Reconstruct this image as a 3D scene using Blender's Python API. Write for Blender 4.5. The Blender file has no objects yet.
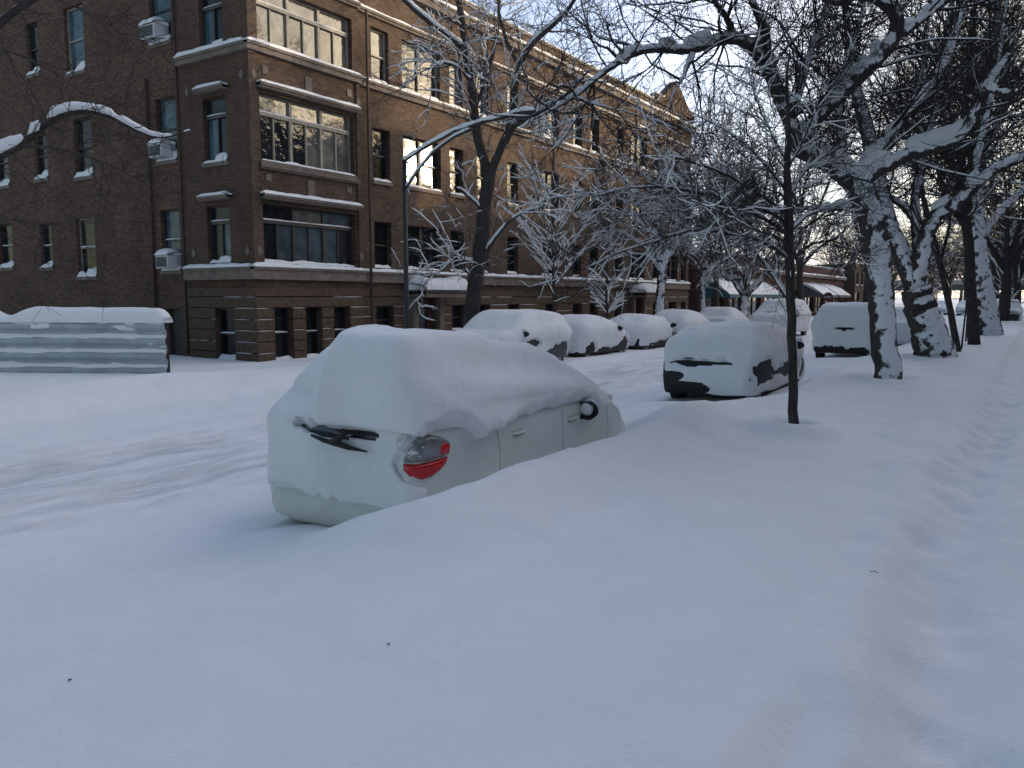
import bpy, math, random
import numpy as np
from mathutils import Vector
random.seed(7)
RNG = np.random.default_rng(11)
S = bpy.context.scene
COL = S.collection

# ------------------------------------------------------------------ camera
FPX = 796.0
PITCH = math.atan(87 / 796.)
YAW = math.atan(525 / math.hypot(796, 87))
EYE = 2.0
cam_d = bpy.data.cameras.new('camera')
cam_d.sensor_width = 36.0
cam_d.lens = 36.0 * FPX / 1024
cam_d.clip_end = 6000
cam_d.clip_start = 0.05
cam = bpy.data.objects.new('camera', cam_d)
COL.objects.link(cam)
cam.location = (0, 0, EYE)
cam.rotation_euler = (math.pi / 2 - PITCH, 0, YAW)
S.camera = cam
HD = (-math.sin(YAW), math.cos(YAW))
RT = (math.cos(YAW), math.sin(YAW))


def at(px, py, d):
    """real-world point seen along a sight line at ground distance d from where the photographer stood"""
    u = (px - 512) / FPX
    v = (384 - py) / FPX
    f = math.cos(PITCH) + v * math.sin(PITCH)
    up = -math.sin(PITCH) + v * math.cos(PITCH)
    t = d / f
    return np.array([(f * HD[0] + u * RT[0]) * t, (f * HD[1] + u * RT[1]) * t, EYE + up * t])


# ------------------------------------------------------------------ object helpers
def tag(o, label=None, cat=None, group=None, kind=None):
    if label: o['label'] = label
    if cat: o['category'] = cat
    if group: o['group'] = group
    if kind: o['kind'] = kind
    return o


def empty(name, loc, label, cat, group=None, rz=0.0):
    o = bpy.data.objects.new(name, None)
    COL.objects.link(o)
    o.location = loc
    o.rotation_euler = (0, 0, rz)
    o.empty_display_size = 0.2
    return tag(o, label, cat, group)


def link(name, me, parent=None, mat=None):
    o = bpy.data.objects.new(name, me)
    COL.objects.link(o)
    if mat is not None and len(me.materials) == 0:
        for m in (mat if isinstance(mat, (list, tuple)) else [mat]):
            me.materials.append(m)
    if parent is not None:
        o.parent = parent
    return o


def mesh_np(name, V, F, smooth=True):
    """V (n,3) float, F (m,k) int with k 3 or 4"""
    V = np.asarray(V, dtype=np.float32)
    F = np.asarray(F, dtype=np.int32)
    me = bpy.data.meshes.new(name)
    n, k = F.shape
    me.vertices.add(len(V))
    me.vertices.foreach_set('co', V.ravel())
    me.loops.add(n * k)
    me.loops.foreach_set('vertex_index', F.ravel())
    me.polygons.add(n)
    me.polygons.foreach_set('loop_start', np.arange(0, n * k, k, dtype=np.int32))
    me.polygons.foreach_set('loop_total', np.full(n, k, dtype=np.int32))
    me.polygons.foreach_set('use_smooth', np.full(n, smooth, dtype=bool))
    me.update(calc_edges=True)
    me.validate()
    return me


class MB:
    def __init__(s):
        s.v = []
        s.f = []

    def add(s, vs, fs):
        b = len(s.v)
        s.v += [tuple(float(c) for c in p) for p in vs]
        s.f += [tuple(b + i for i in f) for f in fs]

    def box(s, x0, x1, y0, y1, z0, z1):
        x0, x1 = min(x0, x1), max(x0, x1)
        y0, y1 = min(y0, y1), max(y0, y1)
        s.add([(x0, y0, z0), (x1, y0, z0), (x1, y1, z0), (x0, y1, z0), (x0, y0, z1), (x1, y0, z1), (x1, y1, z1), (x0, y1, z1)],
              [(0, 3, 2, 1), (4, 5, 6, 7), (0, 1, 5, 4), (1, 2, 6, 5), (2, 3, 7, 6), (3, 0, 4, 7)])

    def prism(s, pts, p0, p1, fn):
        """pts 2D polygon (a,b); fn(a,b,t) -> xyz ; t=p0,p1"""
        n = len(pts)
        s.add([fn(a, b, p0) for a, b in pts] + [fn(a, b, p1) for a, b in pts],
              [tuple(range(n))[::-1], tuple(range(n, 2 * n))] + [(i, (i + 1) % n, n + (i + 1) % n, n + i) for i in range(n)])

    def tube(s, pts, rads, sides=8, cap=True):
        pts = [np.array(p, float) for p in pts]
        b = len(s.v)
        n = len(pts)
        for i, p in enumerate(pts):
            t = pts[min(i + 1, n - 1)] - pts[max(i - 1, 0)]
            t /= (np.linalg.norm(t) + 1e-9)
            a = np.cross(t, [0, 0, 1.0])
            if np.linalg.norm(a) < 1e-3: a = np.array([1.0, 0, 0])
            a /= np.linalg.norm(a)
            c = np.cross(t, a)
            for k in range(sides):
                th = 2 * math.pi * k / sides
                s.v.append(tuple(p + rads[i] * (math.cos(th) * a + math.sin(th) * c)))
        for i in range(n - 1):
            for k in range(sides):
                k2 = (k + 1) % sides
                s.f.append((b + i * sides + k, b + i * sides + k2, b + (i + 1) * sides + k2, b + (i + 1) * sides + k))
        if cap:
            s.f.append(tuple(b + k for k in range(sides))[::-1])
            s.f.append(tuple(b + (n - 1) * sides + k for k in range(sides)))

    def build(s, name, mat, parent=None, smooth=False, bevel=0):
        me = bpy.data.meshes.new(name)
        me.from_pydata(s.v, [], s.f)
        if smooth:
            me.polygons.foreach_set('use_smooth', np.ones(len(me.polygons), dtype=bool))
        me.update()
        o = link(name, me, parent, mat)
        if bevel:
            m = o.modifiers.new('bevel', 'BEVEL')
            m.width = bevel
            m.segments = 2
        return o


# ------------------------------------------------------------------ noise
_P = RNG.random((256, 256))


def vnoise(x, y, seed=0):
    x = np.asarray(x, float) + seed * 17.31
    y = np.asarray(y, float) + seed * 7.77
    xi = np.floor(x).astype(int)
    yi = np.floor(y).astype(int)
    fx = x - xi
    fy = y - yi
    fx = fx * fx * (3 - 2 * fx)
    fy = fy * fy * (3 - 2 * fy)
    a = _P[xi % 256, yi % 256]
    b = _P[(xi + 1) % 256, yi % 256]
    c = _P[xi % 256, (yi + 1) % 256]
    d = _P[(xi + 1) % 256, (yi + 1) % 256]
    return (a * (1 - fx) + b * fx) * (1 - fy) + (c * (1 - fx) + d * fx) * fy - 0.5


def n3(x, y, z, sc, seed=0):
    x, y, z = x * sc, y * sc, z * sc
    return (vnoise(x * .8 + z * .9, y * .8 - z * .5, seed) + vnoise(y * .9 + x * .5, z * 1.1 - x * .3, seed + 3) + vnoise(z * .9 - y * .35, x * .9 + y * .3, seed + 5)) / 1.2


# ------------------------------------------------------------------ materials
def nt(name):
    m = bpy.data.materials.new(name)
    m.use_nodes = True
    t = m.node_tree
    return m, t, t.nodes['Principled BSDF']


def N(t, ty, **kw):
    n = t.nodes.new(ty)
    for k, v in kw.items():
        if k == 'inp':
            for a, b in v.items(): n.inputs[a].default_value = b
        else:
            setattr(n, k, v)
    return n


def ramp(t, stops):
    r = t.nodes.new('ShaderNodeValToRGB')
    e = r.color_ramp.elements
    while len(e) < len(stops): e.new(0.5)
    for i, (p, c) in enumerate(stops):
        e[i].position = p
        e[i].color = (*c, 1) if len(c) == 3 else c
    return r


def m_snow(name='snow', col=(0.80, 0.815, 0.84), bump=0.35, coarse=3.0, grain=38.0):
    m, t, p = nt(name)
    L = t.links
    tc = N(t, 'ShaderNodeTexCoord')
    n1 = N(t, 'ShaderNodeTexNoise', inp={'Scale': coarse, 'Detail': 5.0, 'Roughness': 0.55})
    n2 = N(t, 'ShaderNodeTexNoise', inp={'Scale': grain, 'Detail': 3.0})
    L.new(tc.outputs['Object'], n1.inputs['Vector'])
    L.new(tc.outputs['Object'], n2.inputs['Vector'])
    r = ramp(t, [(0.3, tuple(c * 0.95 for c in col)), (0.7, col)])
    L.new(n1.outputs['Fac'], r.inputs['Fac'])
    L.new(r.outputs['Color'], p.inputs['Base Color'])
    b1 = N(t, 'ShaderNodeBump', inp={'Strength': bump, 'Distance': 0.05})
    b2 = N(t, 'ShaderNodeBump', inp={'Strength': bump * 0.9, 'Distance': 0.010})
    L.new(n1.outputs['Fac'], b1.inputs['Height'])
    L.new(n2.outputs['Fac'], b2.inputs['Height'])
    L.new(b1.outputs['Normal'], b2.inputs['Normal'])
    L.new(b2.outputs['Normal'], p.inputs['Normal'])
    p.inputs['Roughness'].default_value = 0.75
    p.inputs['Specular IOR Level'].default_value = 0.25
    return m


def m_plain(name, col, rough=0.6, metal=0.0, var=0.25, scale=6.0, bump=0.1, spec=0.5):
    m, t, p = nt(name)
    L = t.links
    tc = N(t, 'ShaderNodeTexCoord')
    n1 = N(t, 'ShaderNodeTexNoise', inp={'Scale': scale, 'Detail': 6.0, 'Roughness': 0.56})
    L.new(tc.outputs['Object'], n1.inputs['Vector'])
    r = ramp(t, [(0.3, tuple(c * (1 - var) for c in col)), (0.7, tuple(min(1, c * (1 + var)) for c in col))])
    L.new(n1.outputs['Fac'], r.inputs['Fac'])
    L.new(r.outputs['Color'], p.inputs['Base Color'])
    p.inputs['Roughness'].default_value = rough
    p.inputs['Metallic'].default_value = metal
    p.inputs['Specular IOR Level'].default_value = spec
    if bump:
        b = N(t, 'ShaderNodeBump', inp={'Strength': bump, 'Distance': 0.01})
        L.new(n1.outputs['Fac'], b.inputs['Height'])
        L.new(b.outputs['Normal'], p.inputs['Normal'])
    return m


def m_brick(name, c1, c2, mortar, axis='Y', var=0.35, rough=0.85, bw=0.21, bh=0.075):
    m, t, p = nt(name)
    L = t.links
    tc = N(t, 'ShaderNodeTexCoord')
    sp = N(t, 'ShaderNodeSeparateXYZ')
    cb = N(t, 'ShaderNodeCombineXYZ')
    L.new(tc.outputs['Object'], sp.inputs[0])
    L.new(sp.outputs[axis], cb.inputs['X'])
    L.new(sp.outputs['Z'], cb.inputs['Y'])
    b = N(t, 'ShaderNodeTexBrick', inp={'Color1': (*c1, 1), 'Color2': (*c2, 1), 'Mortar': (*mortar, 1), 'Scale': 1.0,
                                         'Mortar Size': 0.008, 'Mortar Smooth': 0.2, 'Bias': 0.0, 'Brick Width': bw, 'Row Height': bh})
    L.new(cb.outputs[0], b.inputs['Vector'])
    n1 = N(t, 'ShaderNodeTexNoise', inp={'Scale': 0.7, 'Detail': 6.0, 'Roughness': 0.65})
    L.new(tc.outputs['Object'], n1.inputs['Vector'])
    n2 = N(t, 'ShaderNodeTexNoise', inp={'Scale': 14.0, 'Detail': 3.0})
    L.new(cb.outputs[0], n2.inputs['Vector'])
    ad = N(t, 'ShaderNodeMath', operation='ADD')
    L.new(n1.outputs['Fac'], ad.inputs[0])
    L.new(n2.outputs['Fac'], ad.inputs[1])
    r = ramp(t, [(0.35, (1 - var,) * 3), (0.65, (1 + var * 0.5,) * 3)])
    hf = N(t, 'ShaderNodeMath', operation='MULTIPLY', inp={1: 0.5})
    L.new(ad.outputs[0], hf.inputs[0])
    L.new(hf.outputs[0], r.inputs['Fac'])
    mx = N(t, 'ShaderNodeMix', data_type='RGBA', blend_type='MULTIPLY')
    mx.inputs['Factor'].default_value = 1.0
    L.new(b.outputs['Color'], mx.inputs['A'])
    L.new(r.outputs['Color'], mx.inputs['B'])
    L.new(mx.outputs['Result'], p.inputs['Base Color'])
    bp = N(t, 'ShaderNodeBump', inp={'Strength': 0.5, 'Distance': 0.01})
    bp.invert = True
    L.new(b.outputs['Fac'], bp.inputs['Height'])
    L.new(bp.outputs['Normal'], p.inputs['Normal'])
    p.inputs['Roughness'].default_value = rough
    p.inputs['Specular IOR Level'].default_value = 0.2
    return m


def m_bark(name, col, snow_amt=0.5, wind=(-0.55, -0.6, 0.45), scale=3.0, thr=0.62):
    """bark with wind-blown snow sticking to the side the storm came from"""
    m, t, p = nt(name)
    L = t.links
    tc = N(t, 'ShaderNodeTexCoord')
    ge = N(t, 'ShaderNodeNewGeometry')
    n1 = N(t, 'ShaderNodeTexNoise', inp={'Scale': 9.0, 'Detail': 6.0, 'Roughness': 0.7})
    mp = N(t, 'ShaderNodeMapping')
    mp.inputs['Scale'].default_value = (2.2, 2.2, 0.5)
    L.new(tc.outputs['Object'], mp.inputs['Vector'])
    L.new(mp.outputs[0], n1.inputs['Vector'])
    r = ramp(t, [(0.35, tuple(c * 0.5 for c in col)), (0.7, tuple(c * 1.5 for c in col))])
    L.new(n1.outputs['Fac'], r.inputs['Fac'])
    dt = N(t, 'ShaderNodeVectorMath', operation='DOT_PRODUCT')
    wl = math.sqrt(sum(w * w for w in wind))
    dt.inputs[1].default_value = tuple(w / wl for w in wind)
    L.new(ge.outputs['Normal'], dt.inputs[0])
    n2 = N(t, 'ShaderNodeTexNoise', inp={'Scale': scale, 'Detail': 6.0, 'Roughness': 0.6})
    L.new(tc.outputs['Object'], n2.inputs['Vector'])
    a = N(t, 'ShaderNodeMath', operation='MULTIPLY_ADD', inp={1: 2.2, 2: -1.1})
    L.new(n2.outputs['Fac'], a.inputs[0])
    s = N(t, 'ShaderNodeMath', operation='ADD')
    L.new(dt.outputs['Value'], s.inputs[0])
    L.new(a.outputs[0], s.inputs[1])
    g = N(t, 'ShaderNodeMapRange', inp={'From Min': thr, 'From Max': thr + 0.14})
    L.new(s.outputs[0], g.inputs['Value'])
    mx = N(t, 'ShaderNodeMix', data_type='RGBA')
    L.new(g.outputs[0], mx.inputs['Factor'])
    L.new(r.outputs['Color'], mx.inputs['A'])
    mx.inputs['B'].default_value = (0.78, 0.8, 0.84, 1)
    L.new(mx.outputs['Result'], p.inputs['Base Color'])
    b = N(t, 'ShaderNodeBump', inp={'Strength': 0.7, 'Distance': 0.03})
    L.new(n1.outputs['Fac'], b.inputs['Height'])
    L.new(b.outputs['Normal'], p.inputs['Normal'])
    p.inputs['Roughness'].default_value = 0.9
    p.inputs['Specular IOR Level'].default_value = 0.15
    return m


def m_glass(name, col=(0.015, 0.018, 0.022), rough=0.04, ior=1.9, wob=0.02):
    m, t, p = nt(name)
    L = t.links
    tc = N(t, 'ShaderNodeTexCoord')
    n1 = N(t, 'ShaderNodeTexNoise', inp={'Scale': 2.2, 'Detail': 3.0})
    L.new(tc.outputs['Object'], n1.inputs['Vector'])
    b = N(t, 'ShaderNodeBump', inp={'Strength': 0.5, 'Distance': wob})
    L.new(n1.outputs['Fac'], b.inputs['Height'])
    L.new(b.outputs['Normal'], p.inputs['Normal'])
    n2 = N(t, 'ShaderNodeTexNoise', inp={'Scale': 2.5, 'Detail': 3.0})
    L.new(tc.outputs['Object'], n2.inputs['Vector'])
    r = ramp(t, [(0.3, tuple(c * 0.6 for c in col)), (0.7, tuple(c * 1.4 for c in col))])
    L.new(n2.outputs['Fac'], r.inputs['Fac'])
    L.new(r.outputs['Color'], p.inputs['Base Color'])
    p.inputs['Roughness'].default_value = rough
    p.inputs['IOR'].default_value = ior
    p.inputs['Coat Weight'].default_value = 1.0 if ior > 1.45 else 0.0
    p.inputs['Coat Roughness'].default_value = rough
    p.inputs['Coat IOR'].default_value = 1.45
    return m


M = {}
M['ground'] = m_snow('ground_snow', (0.80, 0.815, 0.85), 0.6, 2.2, 42.0)
M['snow'] = m_snow('heaped_snow', (0.80, 0.815, 0.84), 0.4, 5.0, 55.0)
M['tsnow'] = m_snow('branch_snow', (0.80, 0.815, 0.84), 0.25, 12.0, 60.0)
M['redbrick'] = m_brick('dark_red_brick', (0.150, 0.082, 0.058), (0.062, 0.038, 0.031), (0.15, 0.115, 0.095), 'X', var=.5)
M['redbrick_y'] = m_brick('red_brick_street', (0.12, 0.052, 0.042), (0.08, 0.038, 0.033), (0.09, 0.07, 0.065), 'Y')
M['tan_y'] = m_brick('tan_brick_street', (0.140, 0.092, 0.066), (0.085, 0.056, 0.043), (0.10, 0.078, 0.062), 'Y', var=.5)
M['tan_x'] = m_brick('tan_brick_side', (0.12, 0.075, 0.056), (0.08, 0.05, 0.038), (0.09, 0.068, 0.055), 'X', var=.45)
M['stone'] = m_plain('grey_limestone', (0.18, 0.15, 0.13), 0.85, var=0.25, scale=4.0, bump=0.3, spec=0.2)
M['band'] = m_plain('rusticated_brick', (0.10, 0.070, 0.052), 0.9, var=0.3, scale=9.0, bump=0.4, spec=0.15)
M['roof'] = m_plain('tar_roof', (0.08, 0.08, 0.085), 0.9)
M['frame_dark'] = m_plain('dark_window_paint', (0.035, 0.03, 0.03), 0.5, bump=0)
M['frame_light'] = m_plain('cream_window_paint', (0.30, 0.27, 0.22), 0.55, bump=0)
M['pane'] = m_glass('window_pane', ior=1.65, wob=.05)
M['pane_curtain'] = m_glass('window_pane_with_curtain', (0.13, 0.125, 0.115), ior=1.65, wob=.05)
M['pane_blue'] = m_glass('window_pane_with_blue_blind', (0.06, 0.08, 0.10), ior=1.65, wob=.05)
M['pane_dark'] = m_glass('basement_pane', (0.010, 0.011, 0.013), 0.15, 1.3)
M['pane_dull'] = m_glass('flank_pane', (0.018, 0.022, 0.027), 0.12, 1.32)
M['pane_dullblue'] = m_glass('flank_pane_blue', (0.06, 0.10, 0.13), 0.12, 1.35)
M['pipe'] = m_plain('brown_pipe_paint', (0.06, 0.035, 0.03), 0.7)
M['door'] = m_plain('dark_red_door', (0.07, 0.028, 0.02), 0.5, var=0.2, bump=0.1)
M['doordark'] = m_plain('dark_green_door', (0.012, 0.018, 0.018), 0.6)
M['iron'] = m_plain('black_iron', (0.025, 0.027, 0.03), 0.55, 0.3)
M['steel'] = m_plain('blue_grey_steel', (0.34, 0.39, 0.42), 0.5, 0.35, var=0.2, scale=2.0)
M['ac'] = m_plain('white_appliance', (0.5, 0.52, 0.54), 0.5, var=0.08)
M['acgrille'] = m_plain('dark_grille', (0.06, 0.07, 0.08), 0.6)
M['awning_blue'] = m_plain('teal_blue_awning', (0.02, 0.10, 0.13), 0.7)
M['awning_grey'] = m_plain('grey_awning', (0.08, 0.085, 0.09), 0.7)
M['concrete'] = m_plain('concrete', (0.28, 0.27, 0.25), 0.9, var=0.2, scale=2.0)
M['darksteel'] = m_plain('dark_viaduct_steel', (0.06, 0.065, 0.07), 0.7)
M['paint_white'] = m_plain('white_car_paint', (0.64, 0.70, 0.68), 0.35, var=0.06, scale=2.5, bump=0.0)
M['paint_dirty'] = m_plain('dirty_white_bumper', (0.60, 0.62, 0.60), 0.55, var=0.10, scale=4.0, bump=0.05)
M['paint_black'] = m_plain('black_car_paint', (0.014, 0.016, 0.019), 0.55, var=0.3, spec=0.3)
M['paint_grey'] = m_plain('grey_car_paint', (0.028, 0.031, 0.036), 0.4, 0.0, var=0.3)
M['paint_silver'] = m_plain('silver_car_paint', (0.35, 0.37, 0.40), 0.35, 0.5, var=0.1)
M['paint_red'] = m_plain('dark_red_car_paint', (0.12, 0.02, 0.02), 0.35, var=0.1)
M['paint_green'] = m_plain('dark_green_car_paint', (0.02, 0.045, 0.04), 0.35, var=0.1)
M['rubber'] = m_plain('rubber', (0.02, 0.02, 0.02), 0.9)
M['rim'] = m_plain('alloy', (0.25, 0.26, 0.28), 0.4, 0.8)
M['carglass'] = m_glass('car_glass', (0.01, 0.012, 0.014), 0.08, 1.5, 0.0)
M['redlens'] = m_plain('red_lens', (0.55, 0.012, 0.02), 0.2, var=0.15, bump=0)
M['clearlens'] = m_plain('smoky_clear_lens', (0.22, 0.23, 0.24), 0.15, 0.2, var=0.3, scale=20.0, bump=0)
M['sign_red'] = m_plain('red_sign_paint', (0.09, 0.022, 0.024), 0.5)
M['sign_white'] = m_plain('white_sign_paint', (0.28, 0.28, 0.28), 0.5)
M['bark'] = m_bark('bark_with_driven_snow', (0.065, 0.058, 0.056), thr=0.58, scale=4.0, wind=(.42, -.8, .5))
M['bark_plain'] = m_bark('bark_with_light_snow', (0.06, 0.052, 0.05), thr=1.02, wind=(-0.4, -0.5, 0.75))
M['twig'] = m_bark('twig_bark', (0.05, 0.042, 0.04), thr=1.04, wind=(-0.3, -0.3, 0.9), scale=6.0)
M['twig_snowy'] = m_bark('twig_bark_snowed', (0.055, 0.048, 0.045), thr=0.62, wind=(-0.3, -0.35, 0.9), scale=8.0)
_m, _t, _p = nt('orange_lamp')
_p.inputs['Base Color'].default_value = (0.9, 0.3, 0.08, 1)
_p.inputs['Emission Color'].default_value = (1.0, 0.32, 0.08, 1)
_p.inputs['Emission Strength'].default_value = 3.0
M['lamp'] = _m


# ------------------------------------------------------------------ ground
def axis_coords(fine0, fine1, step, lo, hi, g=1.05):
    c = list(np.arange(fine0, fine1, step))
    s = step
    x = c[-1]
    while x < hi:
        s *= g
        x += s
        c.append(x)
    s = step
    x = c[0]
    left = []
    while x > lo:
        s *= g
        x -= s
        left.append(x)
    return np.array(left[::-1] + c)


BASEX = np.array([-400, -60, -19.2, -16, -14.6, -13.7, -13.0, -12.4, -10.6, -9.6, -8.9, -6.0, -5.4, -4.2, -3.75, -3.3, -2.4, -1.1, -0.62, -0.25, 0.35, 0.7, 1.6, 6, 400])
BASEZ = np.array([0.1, 0.05, 0.12, 0.08, 0.16, 0.40, 0.34, 0.14, 0.10, 0.04, 0.02, 0.04, 0.08, 0.14, 0.30, 0.50, 0.45, 0.44, 0.42, 0.33, 0.34, 0.43, 0.50, 0.50, 0.3])
FEET = []
_r = random.Random(5)
TX = lambda yy: float(np.interp(yy, [0, 3.3, 5.6, 8, 10, 15, 30, 60], [-.05, -.18, -.42, -.48, -.40, -.38, -.3, -.2]))
for i in range(44):
    yy = 1.4 + i * 0.34 + _r.uniform(-.12, .12)
    FEET.append((TX(yy) + 0.10 * (1 if i % 2 else -1) + _r.uniform(-.06, .06), yy + _r.uniform(-.1, .1), _r.uniform(.02, .07) * (1 if i < 30 else .5), _r.uniform(.08, .13), _r.uniform(.12, .2)))
for i in range(9):
    FEET.append((-0.8 - 0.08 * i + _r.uniform(-.15, .15), 5.6 + i * 0.7 + _r.uniform(-.2, .2), _r.uniform(.02, .05), 0.12, 0.18))
for (a, b) in [(-6.5, 2.5), (-5.4, 1.5), (-4.6, 2.4), (-7.2, 5.0), (-6.8, 1.2)]:
    FEET.append((a, b, 0.03, 0.05, 0.05))


def height(x, y):
    x = np.asarray(x, float)
    y = np.asarray(y, float)
    wx = x + 0.35 * vnoise(x * 0.25, y * 0.25, 1) + 0.16 * vnoise(x * 0.8, y * 0.8, 2)
    z = np.interp(wx, BASEX, BASEZ)
    near = np.exp(-((y - 2) / 9.0) ** 2)
    # the kerb is buried close to the photographer: a gentle fall towards the road
    soft = np.interp(x, [-12, -9, -6.5, -5, -3, -1], [0.05, 0.03, 0.10, 0.20, 0.40, 0.46])
    k = np.clip((4.6 - y) / 2.2, 0, 1)
    k = k * k * (3 - 2 * k) * (x < -0.7) * (x > -13)
    z = z * (1 - k) + soft * k
    # drift against the right side and rear of the white car
    dr = 0.20 * np.exp(-((x + 3.35) / 0.5) ** 2) * np.clip((y - 3.5) / 0.9, 0, 1) * np.clip((10.5 - y) / 2.0, 0, 1)
    z = z + dr
    z = z + 0.10 * np.exp(-((x + 3.7) / 0.7) ** 2 - ((y - 3.85) / 0.45) ** 2)
    z = z + 0.09 * np.exp(-((x + 4.3) / 0.75) ** 4 - ((y - 3.95) / 0.4) ** 2)
    z = z - 0.04 * np.exp(-((x + 5.5) / 0.3) ** 2 - ((y - 4.35) / 0.25) ** 2)
    # filled gap between the parked cars on the near side
    z = z + 0.26 * np.exp(-((x + 4.6) / 1.3) ** 4) * np.clip((y - 8.0) / 0.7, 0, 1) * np.clip((13.9 - y) / 2.2, 0, 1)
    z = z + 0.16 * np.exp(-((x + 4.9) / 1.1) ** 4) * np.clip((y - 18.2) / 0.7, 0, 1) * np.clip((26 - y) / 2.2, 0, 1)
    # snow banked round the cars opposite
    z = z + 0.08 * np.exp(-((x + 13.6) / 0.7) ** 4) * np.clip((y - 15) / 2, 0, 1) * np.clip((45 - y) / 2, 0, 1)
    # tyre ruts in the road
    for cx, w, d in [(-9.3, .16, .05), (-7.8, .18, .06), (-7.1, .12, .03), (-9.9, .12, .03)]:
        mx = cx + 0.12 * np.sin(y * 0.23 + cx) + 0.05 * np.sin(y * 0.9)
        z = z - 2.3 * d * np.exp(-((x - mx) / w) ** 2) * (0.6 + 0.8 * np.clip(vnoise(y * 1.5, x * 4, 9) + .5, 0, 1))
        z = z + d * 1.1 * np.exp(-((x - mx - 0.32) / .12) ** 2) * (0.2 + vnoise(y * 3, x * 5, 4) + .5)
    road = np.exp(-((x + 8.6) / 2.6) ** 4)
    z = z + road * (0.06 * vnoise(x * 3.2, y * 0.9, 6) + 0.035 * vnoise(x * 8, y * 3.5, 7))
    # the open bank left of the car, heaped lumps by the far kerb
    z = z + 0.10 * np.exp(-((x + 13.3) / 0.8) ** 2) * vnoise(x * 2.1, y * 0.8, 8)
    z = z + 0.22 * np.exp(-((x + 14.6) / 1.6) ** 2 - ((y - 8.5) / 3.2) ** 2)
    z = z + 0.05 * vnoise(x * 0.45, y * 0.45, 10) + 0.03 * vnoise(x * 1.3 + y * .5, y * 1.9, 11) + 0.010 * vnoise(x * 4, y * 5, 12) + .10 * np.clip(vnoise(x * 3.1, y * 3.1, 19) - .3, 0, 1) + .05 * np.clip(vnoise(x * 9, y * 9, 20) - .36, 0, 1)
    # trampled path on the pavement
    tx = np.interp(y, [0, 3.3, 5.6, 8, 10, 15, 30, 60], [-.05, -.18, -.42, -.48, -.40, -.38, -.3, -.2]) + .07 * vnoise(y * 1.1, 0 * x, 23)
    tren = np.exp(-((x - tx) / 0.24) ** 4)
    z = z - .065 * tren * (y > 0) * (y < 80) * (1 + .8 * vnoise(y * 2.2, x * 3, 24))
    z = z + .03 * np.exp(-((x - tx + .36) / 0.12) ** 2) * (.6 + 1.6 * vnoise(y * 2.7, x * 5, 25)) * (y > 0) * (y < 80)
    path = np.exp(-((x + 0.02) / 0.42) ** 4)
    z = z + path * (0.05 * vnoise(x * 3.5, y * 2.6, 13) + 0.02 * vnoise(x * 9, y * 8, 14))
    edge = np.exp(-((x + 0.55) / 0.2) ** 2)
    z = z + edge * 0.06 * vnoise(x * 4, y * 2.2, 15)
    for fx, fy, d, a, b in FEET:
        z = z - d * np.exp(-(((x - fx) / a) ** 2 + ((y - fy) / b) ** 2) ** 2)
    # snow wells and little collars at the tree feet
    for tx, ty, r in [(-2.24, 16.24, .45), (-2.08, 22.9, .5), (-2.22, 9.24, .14), (-2.22, 9.24, .14)]:
        q = np.hypot(x - tx, y - ty)
        z = z + 0.07 * np.exp(-((q - r - .18) / .2) ** 2) - 0.05 * np.exp(-(q / r) ** 4)
    return z


xs = axis_coords(-12.0, 2.0, 0.075, -1500, 1500)
ys = axis_coords(0.2, 16.0, 0.07, -300, 3000, 1.035)
GX, GY = np.meshgrid(xs, ys, indexing='xy')
GZ = height(GX.ravel(), GY.ravel())
far = np.clip((np.hypot(GX, GY).ravel() - 200) / 300, 0, 1)
GZ = GZ * (1 - far)
V = np.stack([GX.ravel(), GY.ravel(), GZ], 1)
nx, ny = len(xs), len(ys)
I = (np.arange(ny - 1)[:, None] * nx + np.arange(nx - 1)[None, :]).ravel()
F = np.stack([I, I + 1, I + nx + 1, I + nx], 1)
g = link('snowy_ground', mesh_np('snowy_ground', V, F), None, M['ground'])
tag(g, 'deep snow over street and verge, with faint tyre ruts and footprints', 'snowy ground', kind='structure')


_t = M['ground'].node_tree
_L = _t.links
_p = _t.nodes['Principled BSDF']
_src = _p.inputs['Base Color'].links[0].from_socket
_tc = N(_t, 'ShaderNodeTexCoord')
_sp = N(_t, 'ShaderNodeSeparateXYZ')
_L.new(_tc.outputs['Object'], _sp.inputs[0])
_mp = N(_t, 'ShaderNodeMapping')
_mp.inputs['Scale'].default_value = (3.4, .35, 1)
_L.new(_tc.outputs['Object'], _mp.inputs['Vector'])
_nz = N(_t, 'ShaderNodeTexNoise', inp={'Scale': 1.0, 'Detail': 8.0, 'Roughness': .68})
_L.new(_mp.outputs[0], _nz.inputs['Vector'])
_b1 = N(_t, 'ShaderNodeMapRange', interpolation_type='SMOOTHSTEP', inp={'From Min': -10.9, 'From Max': -9.6})
_b2 = N(_t, 'ShaderNodeMapRange', interpolation_type='SMOOTHSTEP', inp={'From Min': -6.2, 'From Max': -7.6})
_L.new(_sp.outputs['X'], _b1.inputs['Value']); _L.new(_sp.outputs['X'], _b2.inputs['Value'])
_m1 = N(_t, 'ShaderNodeMath', operation='MULTIPLY'); _L.new(_b1.outputs[0], _m1.inputs[0]); _L.new(_b2.outputs[0], _m1.inputs[1])
_nr = N(_t, 'ShaderNodeMapRange', inp={'From Min': .44, 'From Max': .66, 'To Min': .06, 'To Max': 1.0}); _L.new(_nz.outputs['Fac'], _nr.inputs['Value'])
_m2 = N(_t, 'ShaderNodeMath', operation='MULTIPLY'); _L.new(_m1.outputs[0], _m2.inputs[0]); _L.new(_nr.outputs[0], _m2.inputs[1])
_mx = N(_t, 'ShaderNodeMix', data_type='RGBA'); _L.new(_m2.outputs[0], _mx.inputs['Factor']); _L.new(_src, _mx.inputs['A'])
_mx.inputs['B'].default_value = (.50, .51, .54, 1)
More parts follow.
